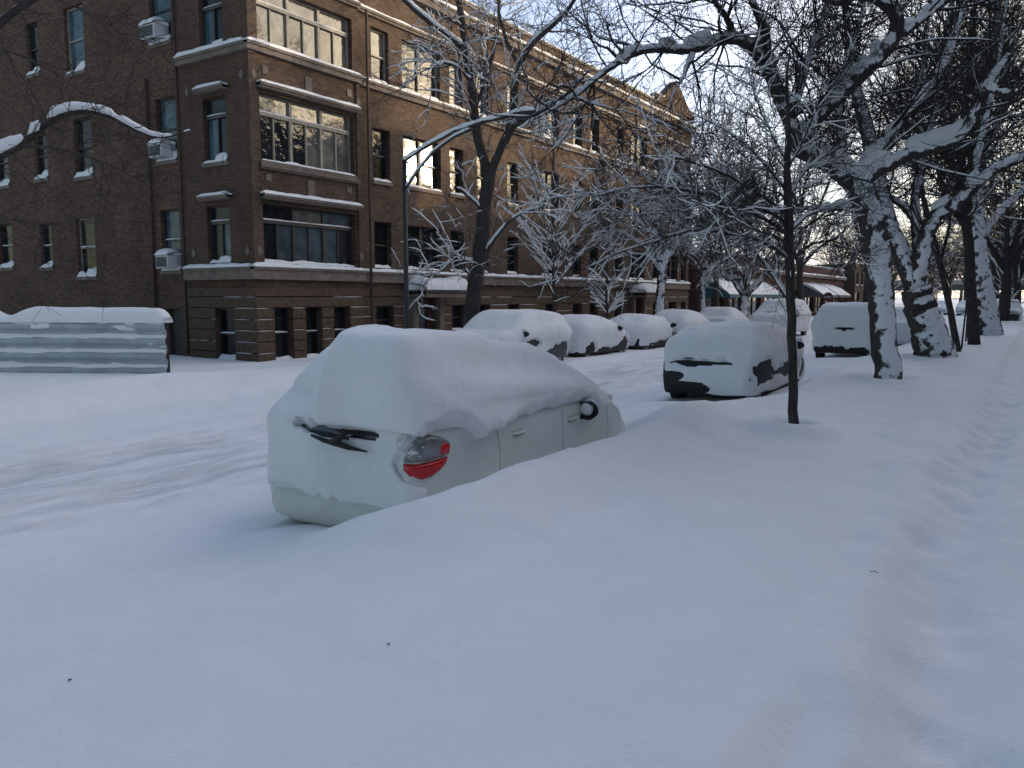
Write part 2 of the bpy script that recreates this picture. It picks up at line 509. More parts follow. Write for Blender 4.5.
_L.new(_mx.outputs['Result'], _p.inputs['Base Color'])


def hz(x, y):
    return float(height(np.array([x]), np.array([y]))[0])


# ------------------------------------------------------------------ snow strips on ledges
def snow_strip(mb, fn, u0, u1, z, o0, o1, th=0.08, seed=0, step=0.12, ragged=0.5):
    """rounded irregular snow lying on a ledge; fn(u,z,o)->xyz"""
    n = max(2, int((u1 - u0) / step))
    prof = [(0.0, 0.0), (0.0, 1.0), (0.45, 1.06), (0.8, 0.85), (1.0, 0.4), (1.02, 0.0)]
    b = len(mb.v)
    for i in range(n + 1):
        u = u0 + (u1 - u0) * i / n
        t = th * (1 + ragged * 1.6 * float(vnoise(u * 1.7, seed * 3.1, seed)) + ragged * 0.8 * float(vnoise(u * 7, seed, seed + 2)))
        e = 1.0 if 0 < i < n else 0.45
        for a, c in prof:
            oo = o0 + (o1 - o0) * a * (1 + 0.1 * float(vnoise(u * 5, 1.0, seed)))
            mb.v.append(tuple(fn(u, z + max(0.004, t * c * e), oo)) if c > 0 else tuple(fn(u, z + 0.001, oo)))
    k = len(prof)
    for i in range(n):
        for j in range(k - 1):
            a = b + i * k + j
            mb.f.append((a, a + 1, a + k + 1, a + k))
    mb.f.append(tuple(b + j for j in range(k)))
    mb.f.append(tuple(b + n * k + j for j in range(k))[::-1])


# ------------------------------------------------------------------ buildings
def wall(fn, u0, u1, z0, z1, ops, reveal=0.22):
    """wall sheet with openings and reveals; returns MB"""
    mb = MB()
    us = sorted({u0, u1} | {o[0] for o in ops} | {o[1] for o in ops})
    zs = sorted({z0, z1} | {o[2] for o in ops} | {o[3] for o in ops})
    us = [u for u in us if u0 <= u <= u1]
    zs = [z for z in zs if z0 <= z <= z1]
    for i in range(len(us) - 1):
        for j in range(len(zs) - 1):
            cu = (us[i] + us[i + 1]) / 2
            cz = (zs[j] + zs[j + 1]) / 2
            if any(o[0] < cu < o[1] and o[2] < cz < o[3] for o in ops): continue
            mb.add([fn(us[i], zs[j], 0), fn(us[i + 1], zs[j], 0), fn(us[i + 1], zs[j + 1], 0), fn(us[i], zs[j + 1], 0)], [(0, 1, 2, 3)])
    for a, b, c, d in ops:
        r = -reveal
        mb.add([fn(a, c, 0), fn(a, d, 0), fn(b, d, 0), fn(b, c, 0), fn(a, c, r), fn(a, d, r), fn(b, d, r), fn(b, c, r)],
               [(0, 1, 5, 4), (1, 2, 6, 5), (2, 3, 7, 6), (3, 0, 4, 7), (4, 5, 6, 7)])
    return mb


def fbox(mb, fn, u0, u1, z0, z1, o0, o1):
    a = fn(u0, z0, o0)
    b = fn(u1, z1, o1)
    mb.box(a[0], b[0], a[1], b[1], a[2], b[2])


WSEED = [0]


def window(parent, fn, u0, u1, z0, z1, style='sash', sill=True, snow=0.09, frame='frame_dark', pane=None, deep=0.22, railsnow=False, drift=0.0):
    WSEED[0] += 1
    sd = WSEED[0]
    rr = random.Random(sd)
    o_b, o_f = -deep + 0.02, -deep + 0.09
    fr = MB()
    t = 0.05
    fbox(fr, fn, u0, u1, z0, z0 + t, o_b, o_f)
    fbox(fr, fn, u0, u1, z1 - t, z1, o_b, o_f)
    fbox(fr, fn, u0, u0 + t, z0 + t, z1 - t, o_b, o_f)
    fbox(fr, fn, u1 - t, u1, z0 + t, z1 - t, o_b, o_f)
    cells = []
    H = z1 - z0
    W = u1 - u0
    zm = z0 + H * 0.5
    if style == 'sash':
        fbox(fr, fn, u0 + t, u1 - t, zm - 0.025, zm + 0.025, o_b, o_f + 0.02)
        cells = [(u0 + t, u1 - t, z0 + t, zm - .025), (u0 + t, u1 - t, zm + .025, z1 - t)]
        rails = [(u0 + t, u1 - t, zm + .025)]
    elif style == 'double':
        um = (u0 + u1) / 2
        fbox(fr, fn, um - 0.06, um + 0.06, z0 + t, z1 - t, o_b, o_f + 0.03)
        fbox(fr, fn, u0 + t, um - .06, zm - 0.025, zm + 0.025, o_b, o_f + 0.02)
        fbox(fr, fn, um + .06, u1 - t, zm - 0.025, zm + 0.025, o_b, o_f + 0.02)
        for a, b in ((u0 + t, um - .06), (um + .06, u1 - t)):
            cells += [(a, b, z0 + t, zm - .025), (a, b, zm + .025, z1 - t)]
        rails = [(u0 + t, um - .06, zm + .025)]
    else:
        n = 3 if style == 'bay3' else 1
        zt = z1 - H * 0.29
        fbox(fr, fn, u0 + t, u1 - t, zt - 0.05, zt + 0.05, o_b, o_f + 0.04)
        wu = (u1 - u0 - 2 * t) / n
        for k in range(n):
            a = u0 + t + k * wu
            b = a + wu
            if k:
                fbox(fr, fn, a - .05, a + .05, z0 + t, zt - .05, o_b, o_f + .03)
                fbox(fr, fn, a - .05, a + .05, zt + .05, z1 - t, o_b, o_f + .03)
            a2 = a + (.05 if k else 0)
            b2 = b - (.05 if k < n - 1 else 0)
            um = (a2 + b2) / 2
            fbox(fr, fn, um - .025, um + .025, z0 + t, zt - .05, o_b, o_f + .01)
            cells += [(a2, um - .025, z0 + t, zt - .05), (um + .025, b2, z0 + t, zt - .05), (a2, b2, zt + .05, z1 - t)]
        rails = [(u0 + t, u1 - t, zt + .05)]
    w = fr.build('window', M[frame], parent)
    for i, (a, b, c, d) in enumerate(cells):
        pm = pane or rr.choices(['pane', 'pane_curtain', 'pane_blue'], [6, 2, 1])[0]
        if isinstance(pane, (list, tuple)): pm = pane[i % len(pane)]
        pb = MB()
        oo = -deep + 0.045
        pb.add([fn(a, c, oo), fn(b, c, oo), fn(b, d, oo), fn(a, d, oo)], [(0, 1, 2, 3)])
        pb.build('pane', M[pm], w)
    if sill:
        sb = MB()
        fbox(sb, fn, u0 - .06, u1 + .06, z0 - .12, z0, -deep + .1, 0.07)
        sb.build('sill', M['stone'], w)
    if snow:
        sn = MB()
        snow_strip(sn, fn, u0 + .01, u1 - .01, z0, -deep + .09, 0.065 if sill else -0.02, snow, sd, 0.1)
        if railsnow:
            for a, b, z in rails: snow_strip(sn, fn, a, b, z, -deep + .07, -deep + .13, 0.035, sd + 1, 0.1)
        if drift:
            snow_strip(sn, fn, u1 - (u1 - u0) * .55, u1 - .01, z0 + 0.003, -deep + .12, 0.03, drift, sd + 2, 0.08, 0.3)
        sn.build('snow', M['snow'], w, smooth=True)
    return w


FX, CY = -19.13, 15.53           # street front plane x, side wall plane y
fF = lambda u, z, o: (FX + o, u, z)
fL = lambda u, z, o: (u, CY - o, z)
TOP = 13.3
apt = empty('apartment_building', (FX, CY, 0), 'brick apartment block on the corner across the street, snow on every ledge', 'building')
apt.location = (0, 0, 0)
YEND = 50.5

PAV_Y1, PAV_X1 = 19.95, -22.35    # corner pavilion limits
RF, RL = -0.12, -0.12             # the rest of the walls sit back a little

# --- pavilion, street side
P_rows = [(3.0, 4.74), (5.97, 7.9), (9.22, 10.95)]
bay_u = (15.86, 19.68)
base_ops_f = [(16.12, 16.85, .1, 1.7), (17.35, 18.05, .1, 1.7), (18.55, 19.3, .1, 1.7)]
ops = [(bay_u[0], bay_u[1], a, b) for a, b in P_rows] + base_ops_f
wall(fF, CY, PAV_Y1, -0.6, TOP, ops, 0.28).build('street_wall', M['tan_y'], apt)
base_ops_l = [(-21.05, -20.12, .1, 1.65)]
pl_u = (-21.3, -20.22)
ops = [(pl_u[0], pl_u[1], a + .03, b) for a, b in P_rows] + base_ops_l
wall(fL, PAV_X1, FX, -0.6, TOP, ops, 0.22).build('side_wall', M['tan_x'], apt)
for i, (a, b) in enumerate(P_rows):
    cur = [['pane', 'pane_blue', 'pane', 'pane_blue', 'pane_blue', 'pane_curtain', 'pane_blue', 'pane', 'pane_blue'],
           ['pane', 'pane', 'pane_curtain', 'pane', 'pane_curtain', 'pane_curtain', 'pane_curtain', 'pane_curtain', 'pane_curtain'],
           ['pane_curtain', 'pane_curtain', 'pane_curtain', 'pane', 'pane_curtain', 'pane_curtain', 'pane', 'pane_curtain', 'pane_curtain']][i]
    window(apt, fF, bay_u[0], bay_u[1], a, b, 'bay3', sill=(i != 0), snow=0.09, deep=0.28, railsnow=True, pane=cur,
           frame='frame_light' if i else 'frame_dark')
    window(apt, fL, pl_u[0], pl_u[1], a + .03, b, 'bay1', sill=(i == 1), snow=0.1, railsnow=True, drift=0.2,
           pane=['pane_dullblue', 'pane_dull', 'pane_dull'] if i else ['pane_dull', 'pane_dullblue', 'pane_dull'])
for o_ in base_ops_f:
    window(apt, fF, *o_, 'sash', sill=False, snow=0.08, deep=0.28, pane='pane_dark', railsnow=True)
window(apt, fL, *base_ops_l[0], 'sash', sill=False, snow=0.12, pane='pane_dark', railsnow=True)

# --- long street front
cols = []   # (u0,u1,style)
for c in [(20.70, 21.57, 'sash'), (22.27, 24.43, 'double'), (25.0, 25.85, 'sash'), (26.75, 27.6, 'sash'), (29.0, 29.85, 'sash'),
          (31.9, 33.4, 'double'), (34.8, 35.7, 'sash'), (36.6, 37.5, 'sash'), (39.5, 40.4, 'sash'), (41.4, 43.5, 'double'),
          (44.7, 45.6, 'sash'), (46.9, 48.6, 'double'), (49.2, 50.0, 'sash')]:
    cols.append(c)
F_rows = [(2.98, 4.6), (5.95, 7.75), (9.3, 11.05)]
ent = [(22.45, 24.25), (41.55, 43.3)]
fR = lambda u, z, o: (FX + RF + o, u, z)
ops = []
for u0, u1, s_ in cols:
    for k, (a, b) in enumerate(F_rows): ops.append((u0, u1, a + (0.03), b))
    if s_ != 'double' or not any(abs((u0 + u1) / 2 - (e[0] + e[1]) / 2) < 1 for e in ent):
        if s_ == 'sash': ops.append((u0 - .02, u1 + .02, .7, 1.68))
        else: ops.append((u0 + .2, u1 - .2, .7, 1.68))
for e in ent: ops.append((e[0] + .3, e[1] - .3, -0.1, 1.95))
wall(fR, PAV_Y1, YEND, -0.6, TOP, ops, 0.26).build('street_wall', M['tan_y'], apt)
for u0, u1, s_ in cols:
    for k, (a, b) in enumerate(F_rows):
        pn = None
        if (u0 == 22.27 and k == 1): pn = ['pane']
        if k == 0: pn = ['pane_dark', 'pane_dark', 'pane_dark', 'pane_dark']
        if k == 1 and s_ == 'sash': pn = ['pane_dark', 'pane', 'pane_dark']
        window(apt, fR, u0, u1, a + .03, b, s_, sill=(k == 1), snow=0.09, frame=('frame_light' if (k == 2 and u0 < 30) else 'frame_dark'), deep=0.26, pane=pn)
for (a, b, c, d) in ops:
    if abs(d - 1.68) < 1e-3: window(apt, fR, a, b, c, d, 'sash', sill=False, snow=0.06, pane='pane_dark', deep=0.26)
# entrances with their canopies
for e in ent:
    mb = MB()
    fbox(mb, fR, e[0] + .32, e[1] - .32, 0.0, 1.93, -0.2, -0.14)
    dr = mb.build('door', M['door'], apt)
    mb = MB()
    fbox(mb, fR, e[0] + .55, e[1] - .55, .75, 1.6, -0.138, -0.13)
    mb.build('door_glass', M['pane'], dr)
    for s_ in (e[0], e[1] - .26):
        mb = MB()
        fbox(mb, fR, s_, s_ + .26, -0.3, 1.97, 0.05, .25)
        mb.build('door_jamb', M['stone'], apt)
    mb = MB()
    fbox(mb, fR, e[0] - .35, e[1] + .45, 1.99, 2.1, .02, 1.15)
    n = 22
    for k in range(n):
        u = e[0] - .33 + (e[1] - e[0] + .74) * k / n
        fbox(mb, fR, u, u + .06, 2.102, 2.2, 1.08, 1.13)
    fbox(mb, fR, e[0] - .35, e[1] + .45, 2.203, 2.26, .02, 1.17)
    ca = mb.build('canopy', M['stone'], apt)
    mb = MB()
    snow_strip(mb, fR, e[0] - .38, e[1] + .48, 2.26, 0.13, 1.19, 0.46, 7, 0.1, 0.18)
    mb.build('snow', M['snow'], ca, smooth=True)

# --- left brick flank
XEND = -42.0
fS = lambda u, z, o: (u, CY + 0.12 - o, z)
lw = [(-34.7, -33.6, 3.15, 4.85), (-31.5, -30.65, 3.1, 4.7), (-28.95, -27.75, 2.72, 4.78), (-23.85, -22.85, 2.85, 4.78),
      (-34.6, -33.5, 6.3, 8.1), (-31.5, -30.6, 6.35, 8.0), (-28.75, -27.62, 6.2, 8.2), (-23.85, -22.8, 6.3, 8.25),
      (-31.6, -30.75, 10.1, 11.9), (-28.95, -27.75, 9.75, 11.95), (-23.95, -22.85, 9.9, 11.9)]
door_s = (-23.75, -22.95, 0.05, 1.62)
wall(fS, XEND, PAV_X1, -0.6, TOP, lw + [door_s], 0.22).build('side_wall', M['redbrick'], apt)
for i, (a, b, c, d) in enumerate(lw):
    window(apt, fS, a, b, c, d, 'sash', sill=True, snow=0.16, railsnow=(i < 4), drift=0.28 if i not in (3, 10) else 0,
           frame='frame_dark' if i not in (2, 9) else 'frame_light', pane={10: 'pane_dullblue', 7: 'pane_dullblue', 3: 'pane_dullblue', 9: 'pane_dullblue'}.get(i, 'pane_dull'))
mb = MB()
fbox(mb, fS, door_s[0] + .02, door_s[1] - .02, .06, 1.6, -.2, -.14)
mb.build('door', M['doordark'], apt)
# corners where planes step
mb = MB()
mb.box(FX + RF - .3, FX, PAV_Y1 - .002, PAV_Y1, -0.6, TOP)
mb.box(PAV_X1 - .002, PAV_X1, CY, CY + .3, -0.6, TOP)
mb.build('pavilion_return', M['tan_x'], apt)
# back, far end, roof
mb = MB()
mb.box(XEND, XEND + .2, CY + .4, YEND, -.6, TOP)
mb.box(XEND + .2, FX + RF - .32, YEND - .2, YEND, -.6, TOP)
mb.box(XEND + .21, FX + RF - .33, CY + .42, YEND - .21, TOP - .55, TOP - .4)
mb.build('rear_walls_and_roof_deck', M['redbrick'], apt)
mb = MB()
mb.box(XEND + .25, FX - .5, CY + .5, YEND - .3, TOP - .39, TOP - .1)
mb.build('snow', M['snow'], apt)

# --- basement courses
def courses(fn, u0, u1, ops, name='basement_course', z0=0.02, z1=2.28, off=0.0):
    mb = MB()
    sn = MB()
    z = z0
    k = 0
    while z < z1 - .05:
        zt = min(z + .30, z1)
        segs = [(u0, u1)]
        for a, b, c, d in ops:
            if c < zt - .02 and d > z + .02:
                ns = []
                for s0, s1 in segs:
                    if b <= s0 or a >= s1: ns.append((s0, s1)); continue
                    if a > s0: ns.append((s0, a))
                    if b < s1: ns.append((b, s1))
                segs = ns
        for s0, s1 in segs:
            if s1 - s0 < .05: continue
            fbox(mb, fn, s0, s1, z, zt, 0.003, 0.05 + off)
            if zt < z1:
                u = s0
                while u < s1 - .1:
                    l = random.uniform(.3, 1.8)
                    if random.random() < .5: snow_strip(sn, fn, u, min(u + l, s1 - .01), zt, 0.004, 0.05 + off, .017, k, .2, .4)
                    u += l + random.uniform(.05, .3)
                    k += 1
        z = zt + .035
    o = mb.build(name, M['band'], apt)
    sn.build('snow', M['snow'], o, smooth=True)


courses(fF, CY - .05, PAV_Y1, base_ops_f)
courses(fL, PAV_X1, FX, base_ops_l)
bo = [o_ for o_ in ops if False]
ops_base = [(u0 - .02, u1 + .02, .7, 1.68) if s_ == 'sash' else (u0 + .2, u1 - .2, .7, 1.68) for u0, u1, s_ in cols]
ops_base = [o_ for o_ in ops_base if not any(e[0] - .2 < (o_[0] + o_[1]) / 2 < e[1] + .2 for e in ent)] + [(e[0] - .02, e[1] + .02, -1, 2.0) for e in ent]
courses(fR, PAV_Y1 + .005, YEND, ops_base)

# --- stone bands with snow
def band(fn, u0, u1, z0, z1, pr, th, name='stone_band', sd=1, rag=.35, ext=0.0):
    mb = MB()
    fbox(mb, fn, u0, u1, z0, z1, 0.004, pr)
    fbox(mb, fn, u0, u1, z1 - .07, z1 + .002, 0.006, pr + .05)
    o = mb.build(name, M['stone'], apt)
    if th:
        sn = MB()
        snow_strip(sn, fn, u0 + .005, u1 - .005 + ext, z1 + .002, .01, pr + .06, th, sd, .15, rag)
        sn.build('snow', M['snow'], o, smooth=True)
    return o


band(fF, CY - .2, PAV_Y1 + .02, 2.52, 2.88, .16, .11, sd=1)
band(fL, PAV_X1, FX - .002, 2.52, 2.88, .16, .11, sd=2)
band(fR, PAV_Y1 + .03, YEND, 2.5, 2.86, .14, .11, sd=3)
band(fF, CY - .16, PAV_Y1 + .02, 8.98, 9.2, .14, .10, sd=4)
band(fL, PAV_X1, FX - .002, 8.98, 9.2, .14, .14, sd=5)
band(fR, PAV_Y1 + .03, YEND, 8.98, 9.2, .12, .09, sd=6)
band(fR, PAV_Y1 + .03, YEND, 11.35, 11.5, .10, .08, sd=7)
band(fF, CY - .1, PAV_Y1 + .02, 11.35, 11.5, .10, .08, sd=8)
band(fR, PAV_Y1 + .03, YEND - 6, 12.45, 12.75, .25, .16, sd=9, name='cornice')
band(fF, CY - .25, PAV_Y1 + .02, 12.45, 12.75, .25, .16, sd=10, name='cornice')
band(fL, PAV_X1, FX - .002, 12.45, 12.75, .25, .16, sd=11, name='cornice')
band(fR, YEND - 5.99, YEND, 12.45, 12.75, .3, .16, sd=19, name='cornice')
for i, z in enumerate((4.86, 8.0)):      # lintel ledges above the bays
    band(fF, bay_u[0] - .12, bay_u[1] + .12, z, z + .13, .20, .11, 'bay_lintel', 12 + i, .25)
    band(fL, pl_u[0] - .12, pl_u[1] + .14, z + .02, z + .14, .20, .12, 'bay_lintel', 14 + i, .3)
band(fF, bay_u[0] - .1, bay_u[1] + .1, 5.72, 5.84, .1, 0, 'bay_apron', 16)
# parapet
for nm, fn, a, b in (('parapet', fR, PAV_Y1 + .03, YEND - 6), ('parapet', fF, CY - .02, PAV_Y1 + .02)):
    mb = MB()
    fbox(mb, fn, a, b, TOP, TOP + .12, -.35, .06)
    o = mb.build(nm, M['stone'], apt)
    sn = MB()
    snow_strip(sn, fn, a, b, TOP + .12, -.33, .05, .1, 21, .3, .4)
    sn.build('snow', M['snow'], o, smooth=True)
# stepped gable of the far pavilion
mb = MB()
mb.prism([(YEND - 6, TOP), (YEND, TOP), (YEND, TOP + .45), (YEND - .9, TOP + .45), (YEND - 2.9, TOP + 1.75), (YEND - 3.1, TOP + 1.75), (YEND - 5.1, TOP + .45), (YEND - 6, TOP + .45)], FX - .45, FX + .03, lambda a, b, t: (t, a, b))
o = mb.build('stepped_gable', M['tan_y'], apt)
sn = MB()
for a, b, z in ((YEND - 6, YEND - 5.12, .45), (YEND - .88, YEND, .45)):
    snow_strip(sn, fF, a, b, TOP + z, -.43, .04, .12, 5, .2)
sn.build('snow', M['snow'], o, smooth=True)
# piers flanking the bay and diamond ornaments
mb = MB()
fbox(mb, fF, CY - .06, 15.74, 2.9, 8.97, .004, .06)
mb.build('corner_pier', M['tan_y'], apt)
mb = MB()
fbox(mb, fF, 19.77, PAV_Y1, 2.9, 8.97, .004, .06)
mb.build('corner_pier', M['tan_y'], apt)
for (u, z) in ((15.64, 3.35), (19.86, 3.35), (15.64, 8.35), (19.86, 8.35), (15.64, 11.0)):
    mb = MB()
    mb.prism([(u - .1, z), (u, z - .16), (u + .1, z), (u, z + .16)], .062, .08, lambda a, b, t: fF(a, b, t))
    mb.build('diamond_ornament', M['stone'], apt)
for (u, z) in ((-19.45, 3.35), (-22.0, 3.35), (-19.45, 8.35), (-22.0, 8.2)):
    mb = MB()
    mb.prism([(u - .1, z), (u, z - .16), (u + .1, z), (u, z + .16)], .004, .03, lambda a, b, t: fL(a, b, t))
    mb.build('diamond_ornament', M['stone'], apt)
for (u, z, w, h) in ((17.75, 8.5, .14, .22), (17.75, 5.35, .14, .25), (16.1, 5.5, .1, .1), (19.4, 5.5, .1, .1), (16.1, 8.55, .1, .12), (19.5, 8.6, .1, .12), (17.7, 11.15, .14, .1)):
    mb = MB()
    fbox(mb, fF, u - w, u + w, z - h, z + h, .004, .03)
    mb.build('stone_block', M['stone'], apt)
# drainpipes
for pts in ([(FX + .12, 20.25, 11.4), (FX + .12, 20.25, 0.2)], [(-22.52, CY + .0, 12.4), (-22.52, CY + .0, 0.2)], [(-24.2, CY + .05, 8.9), (-24.25, CY + .05, 1.6)]):
    mb = MB()
    mb.tube(pts, [.045, .045], 8)
    mb.build('drainpipe', M['pipe'], apt, smooth=True)


# --- window air conditioners
def aircon(fn, u0, u1, z, label, sd):
    p = fn((u0 + u1) / 2, z, .1)
    r = empty('air_conditioner', p, label, 'air conditioner', 'air conditioners in the flank windows')
    G = lambda u, zz, o: tuple(np.array(fn(u, zz, o)) - np.array(p))
    mb = MB()
    fbox(mb, G, u0, u1, z, z + .42, -.1, .42)
    mb.build('casing', M['ac'], r, bevel=.02)
    mb = MB()
    fbox(mb, G, u0 + .05, u0 + (u1 - u0) * .92, z + .05, z + .36, .421, .435)
    for k in range(6):
        fbox(mb, G, u0 + .05, u0 + (u1 - u0) * .92, z + .06 + k * .05, z + .075 + k * .05, .436, .445)
    mb.build('grille', M['acgrille'], r)
    sn = MB()
    snow_strip(sn, G, u0 - .01, u1 + .01, z + .42, -.08, .44, .2, sd, .08, .25)
    sn.build('snow', M['snow'], r, smooth=True)


aircon(fS, -23.6, -22.95, 2.9, 'snow-topped air conditioner in the lowest flank window beside the drainpipe', 2)
aircon(fS, -23.7, -23.0, 6.35, 'air conditioner in the middle flank window beside the drainpipe, behind the snowy bough', 3)
aircon(fS, -23.85, -23.1, 9.95, 'window air conditioner at the top flank window beside the drainpipe', 4)


# --- shops further along
def simple_building(name, label, x0, x1, y0, y1, z1, wallmat, wins, cornice=None, snowtop=.15, cat='building'):
    r = empty(name, ((x0 + x1) / 2, (y0 + y1) / 2, 0), label, cat)
    ox, oy = r.location[0], r.location[1]
    fn = lambda u, z, o: (x1 + o - ox, u - oy, z)
    wall(fn, y0, y1, -.6, z1, wins, .25).build('street_wall', wallmat, r)
    mb = MB()
    mb.box(x0 - ox, x1 - .3 - ox, y0 - oy, y0 + .2 - oy, -.6, z1)
    mb.box(x0 - ox, x1 - .3 - ox, y1 - .2 - oy, y1 - oy, -.6, z1)
    mb.box(x0 - ox, x0 + .2 - ox, y0 + .21 - oy, y1 - .21 - oy, -.6, z1)
    mb.box(x1 - .3 - ox, x1 - .001 - ox, y0 - oy, y0 + .001 - oy, -.6, z1)
    mb.box(x0 + .21 - ox, x1 - .31 - ox, y0 + .21 - oy, y1 - .21 - oy, z1 - .4, z1 - .3)
    mb.build('side_walls', wallmat, r)
    mb = MB()
    fbox(mb, fn, y0, y1, z1, z1 + .1, -.4, .06)
    c = mb.build('coping', M['stone'], r)
    sn = MB()
    snow_strip(sn, fn, y0, y1, z1 + .1, -.4, .05, snowtop, 3, .4, .5)
    sn.build('snow', M['snow'], c, smooth=True)
    return r, fn


r, fn = simple_building('shop_building', 'low red brick shop row with awnings beyond the long apartment front', -32, -19.2, 52.5, 101, 5.0, M['redbrick_y'],
                        [(54 + k * 4.7, 57.6 + k * 4.7, .4, 2.7) for k in range(10)])
for k in range(10):
    window(r, fn, 54 + k * 4.7, 57.6 + k * 4.7, .4, 2.7, 'double', sill=False, snow=.1, pane='pane', deep=.25)
mb = MB(); fbox(mb, fn, 52.5, 101, 3.95, 4.2, .004, .3); c = mb.build('cornice', M['stone'], r)
sn = MB(); snow_strip(sn, fn, 52.5, 101, 4.2, .02, .32, .14, 6, .5, .5); sn.build('snow', M['snow'], c, smooth=True)


def awning(y0, y1, z0, z1, dep, mat, label, sd, bx=-19.2):
    r = empty('shop_awning', (bx, (y0 + y1) / 2, z0), label, 'awning', 'awnings on the shop row')
    yc = (y0 + y1) / 2
    mb = MB()
    mb.prism([(0.01, z1 - z0), (dep, .22), (dep, 0), (dep - .03, 0), (dep - .03, .2), (0.01, z1 - z0 - .05)], y0 - yc, y1 - yc, lambda a, b, t: (a, t, b))
    mb.prism([(.01, z1 - z0 - .06), (dep - .04, .2), (dep - .04, 0), (0.01, 0)], y0 - yc, y0 - yc + .02, lambda a, b, t: (a, t, b))
    mb.build('canvas', mat, r)
    n = int((y1 - y0) / .3)
    b = MB()
    for i in range(n + 1):
        y = (y0 - yc) + (y1 - y0) * i / n
        t = .12 * (1 + 1.1 * float(vnoise(y * .8, sd, sd)))
        b.v += [(.02, y, z1 - z0 + .004), (.02, y, z1 - z0 + t), (dep * .55, y, (z1 - z0 + .22) / 2 + t + .05), (dep * .98, y, .23 + t * .4), (dep * .98, y, .225)]
    for i in range(n):
        for j in range(4):
            a = i * 5 + j
            b.f.append((a, a + 1, a + 6, a + 5))
    b.f.append((0, 1, 2, 3, 4)); b.f.append(tuple(n * 5 + j for j in (4, 3, 2, 1, 0)))
    b.build('snow', M['snow'], r, smooth=True)


awning(53.2, 66.5, 1.95, 3.3, 1.9, M['awning_blue'], 'long teal blue shop awning loaded with snow, behind the vase-shaped street tree', 1)
awning(80.0, 86.2, 1.95, 3.35, 2.3, M['awning_grey'], 'grey shop awning covered in snow, the nearer of the two by the round red sign', 2)
awning(86.8, 93.0, 1.95, 3.35, 2.3, M['awning_grey'], 'grey shop awning covered in snow, directly behind the round red sign', 3)
r, fn = simple_building('tan_building', 'small pale tan block at the far end of the shop row', -30, -18.2, 101.5, 109, 5.9, M['tan_y'],
                        [(103, 105.5, .5, 2.6), (103, 104.2, 3.4, 4.9), (106, 107.2, 3.4, 4.9)])
for w_ in [(103, 105.5, .5, 2.6), (103, 104.2, 3.4, 4.9), (106, 107.2, 3.4, 4.9)]:
    window(r, fn, *w_, 'sash', snow=.1, deep=.25)

# --- unseen row added on the photographer's side, its heights set to shade the street
def shade_block(label, y0, y1, z1, mat):
    r = empty('shading_brick_block', (13, (y0 + y1) / 2, 0), label, 'building')
    oy = r.location[1]
    fn = lambda u, z, o: (8 - o - 13, u - oy, z)
    wins = []
    u = y0 + 1.5
    while u < y1 - 2:
        for z in (1.6, 4.8, 8.0, 11.2):
            if z + 1.7 < z1 - .5: wins.append((u, u + 1.1, z, z + 1.7))
        u += 3.6
    wall(fn, y0, y1, -.6, z1, wins, .2).build('street_wall', mat, r)
    mb = MB()
    mb.box(-4.7, 5, y0 - oy, y0 + .2 - oy, -.6, z1)
    mb.box(-4.7, 5, y1 - .2 - oy, y1 - oy, -.6, z1)
    mb.box(4.8, 5, y0 + .21 - oy, y1 - .21 - oy, -.6, z1)
    mb.box(-4.6, 4.79, y0 + .21 - oy, y1 - .21 - oy, z1 - .4, z1 - .2)
    mb.build('side_walls', mat, r)
    for w_ in wins:
        mb = MB()
        fbox(mb, fn, w_[0], w_[1], w_[2], w_[3], -.16, -.12)
        mb.build('window', M['pane'], r)
    sn = MB()
    snow_strip(sn, fn, y0, y1, z1, -.3, .03, .15, 2, .5)
    sn.build('snow', M['snow'], r, smooth=True)


shade_block('unseen red brick block, near side right of the photographer, added to shade the street', -14, 24, 12.0, M['redbrick_y'])
shade_block('unseen taller tan brick block beyond the red brick one, added for its shadow', 25, 55.5, 14.6, M['tan_y'])
shade_block('unseen low red brick block, near side furthest along, added to shade the street', 56, 150, 12.1, M['redbrick_y'])

# ------------------------------------------------------------------ viaduct at the end of the street
via = empty('railway_viaduct', (0, 225, 0), 'dark elevated railway viaduct crossing the far end of the street', 'viaduct')
mb = MB(); mb.box(-75, 60, -4, 4, 3.6, 5.2); mb.build('deck', M['darksteel'], via)
mb = MB(); mb.box(-75, 60, -4.4, -4.05, 5.0, 6.0); p_ = mb.build('parapet', M['concrete'], via)
sn = MB(); snow_strip(sn, lambda u, z, o: (u, -4.05 - o, z), -75, 60, 6.0, 0, .38, .25, 4, 1.0, .5); sn.build('snow', M['snow'], p_, smooth=True)
for x in (-44, -33, -22, -11, 0, 11, 22, 33):
    mb = MB(); mb.box(x - .7, x + .7, -3.5, 3.5, -.5, 3.6); mb.build('pier', M['concrete'], via)
for x in range(-70, 60, 6):
    mb = MB(); mb.box(x - .06, x + .06, -4.2, -4.08, 6.0, 7.3); mb.build('railing_post', M['darksteel'], via)
lampf = empty('orange_light', (-6.9, 219.8, 2.85), 'glowing orange light under the viaduct at the right of the picture', 'light')
# placed where the glow shows, low under the deck
pp = at(993, 294, 198)
lampf.location = (pp[0], pp[1], pp[2])
mb = MB(); mb.box(-.85, .85, -.04, .04, -.22, .22); mb.build('lit_panel', M['lamp'], lampf)
mb = MB(); mb.box(-.95, .95, .041, .16, -.3, .3); mb.tube([(0, .1, -.24), (0, .1, -pp[2])], [.05, .05], 6); mb.build('housing', M['iron'], lampf)

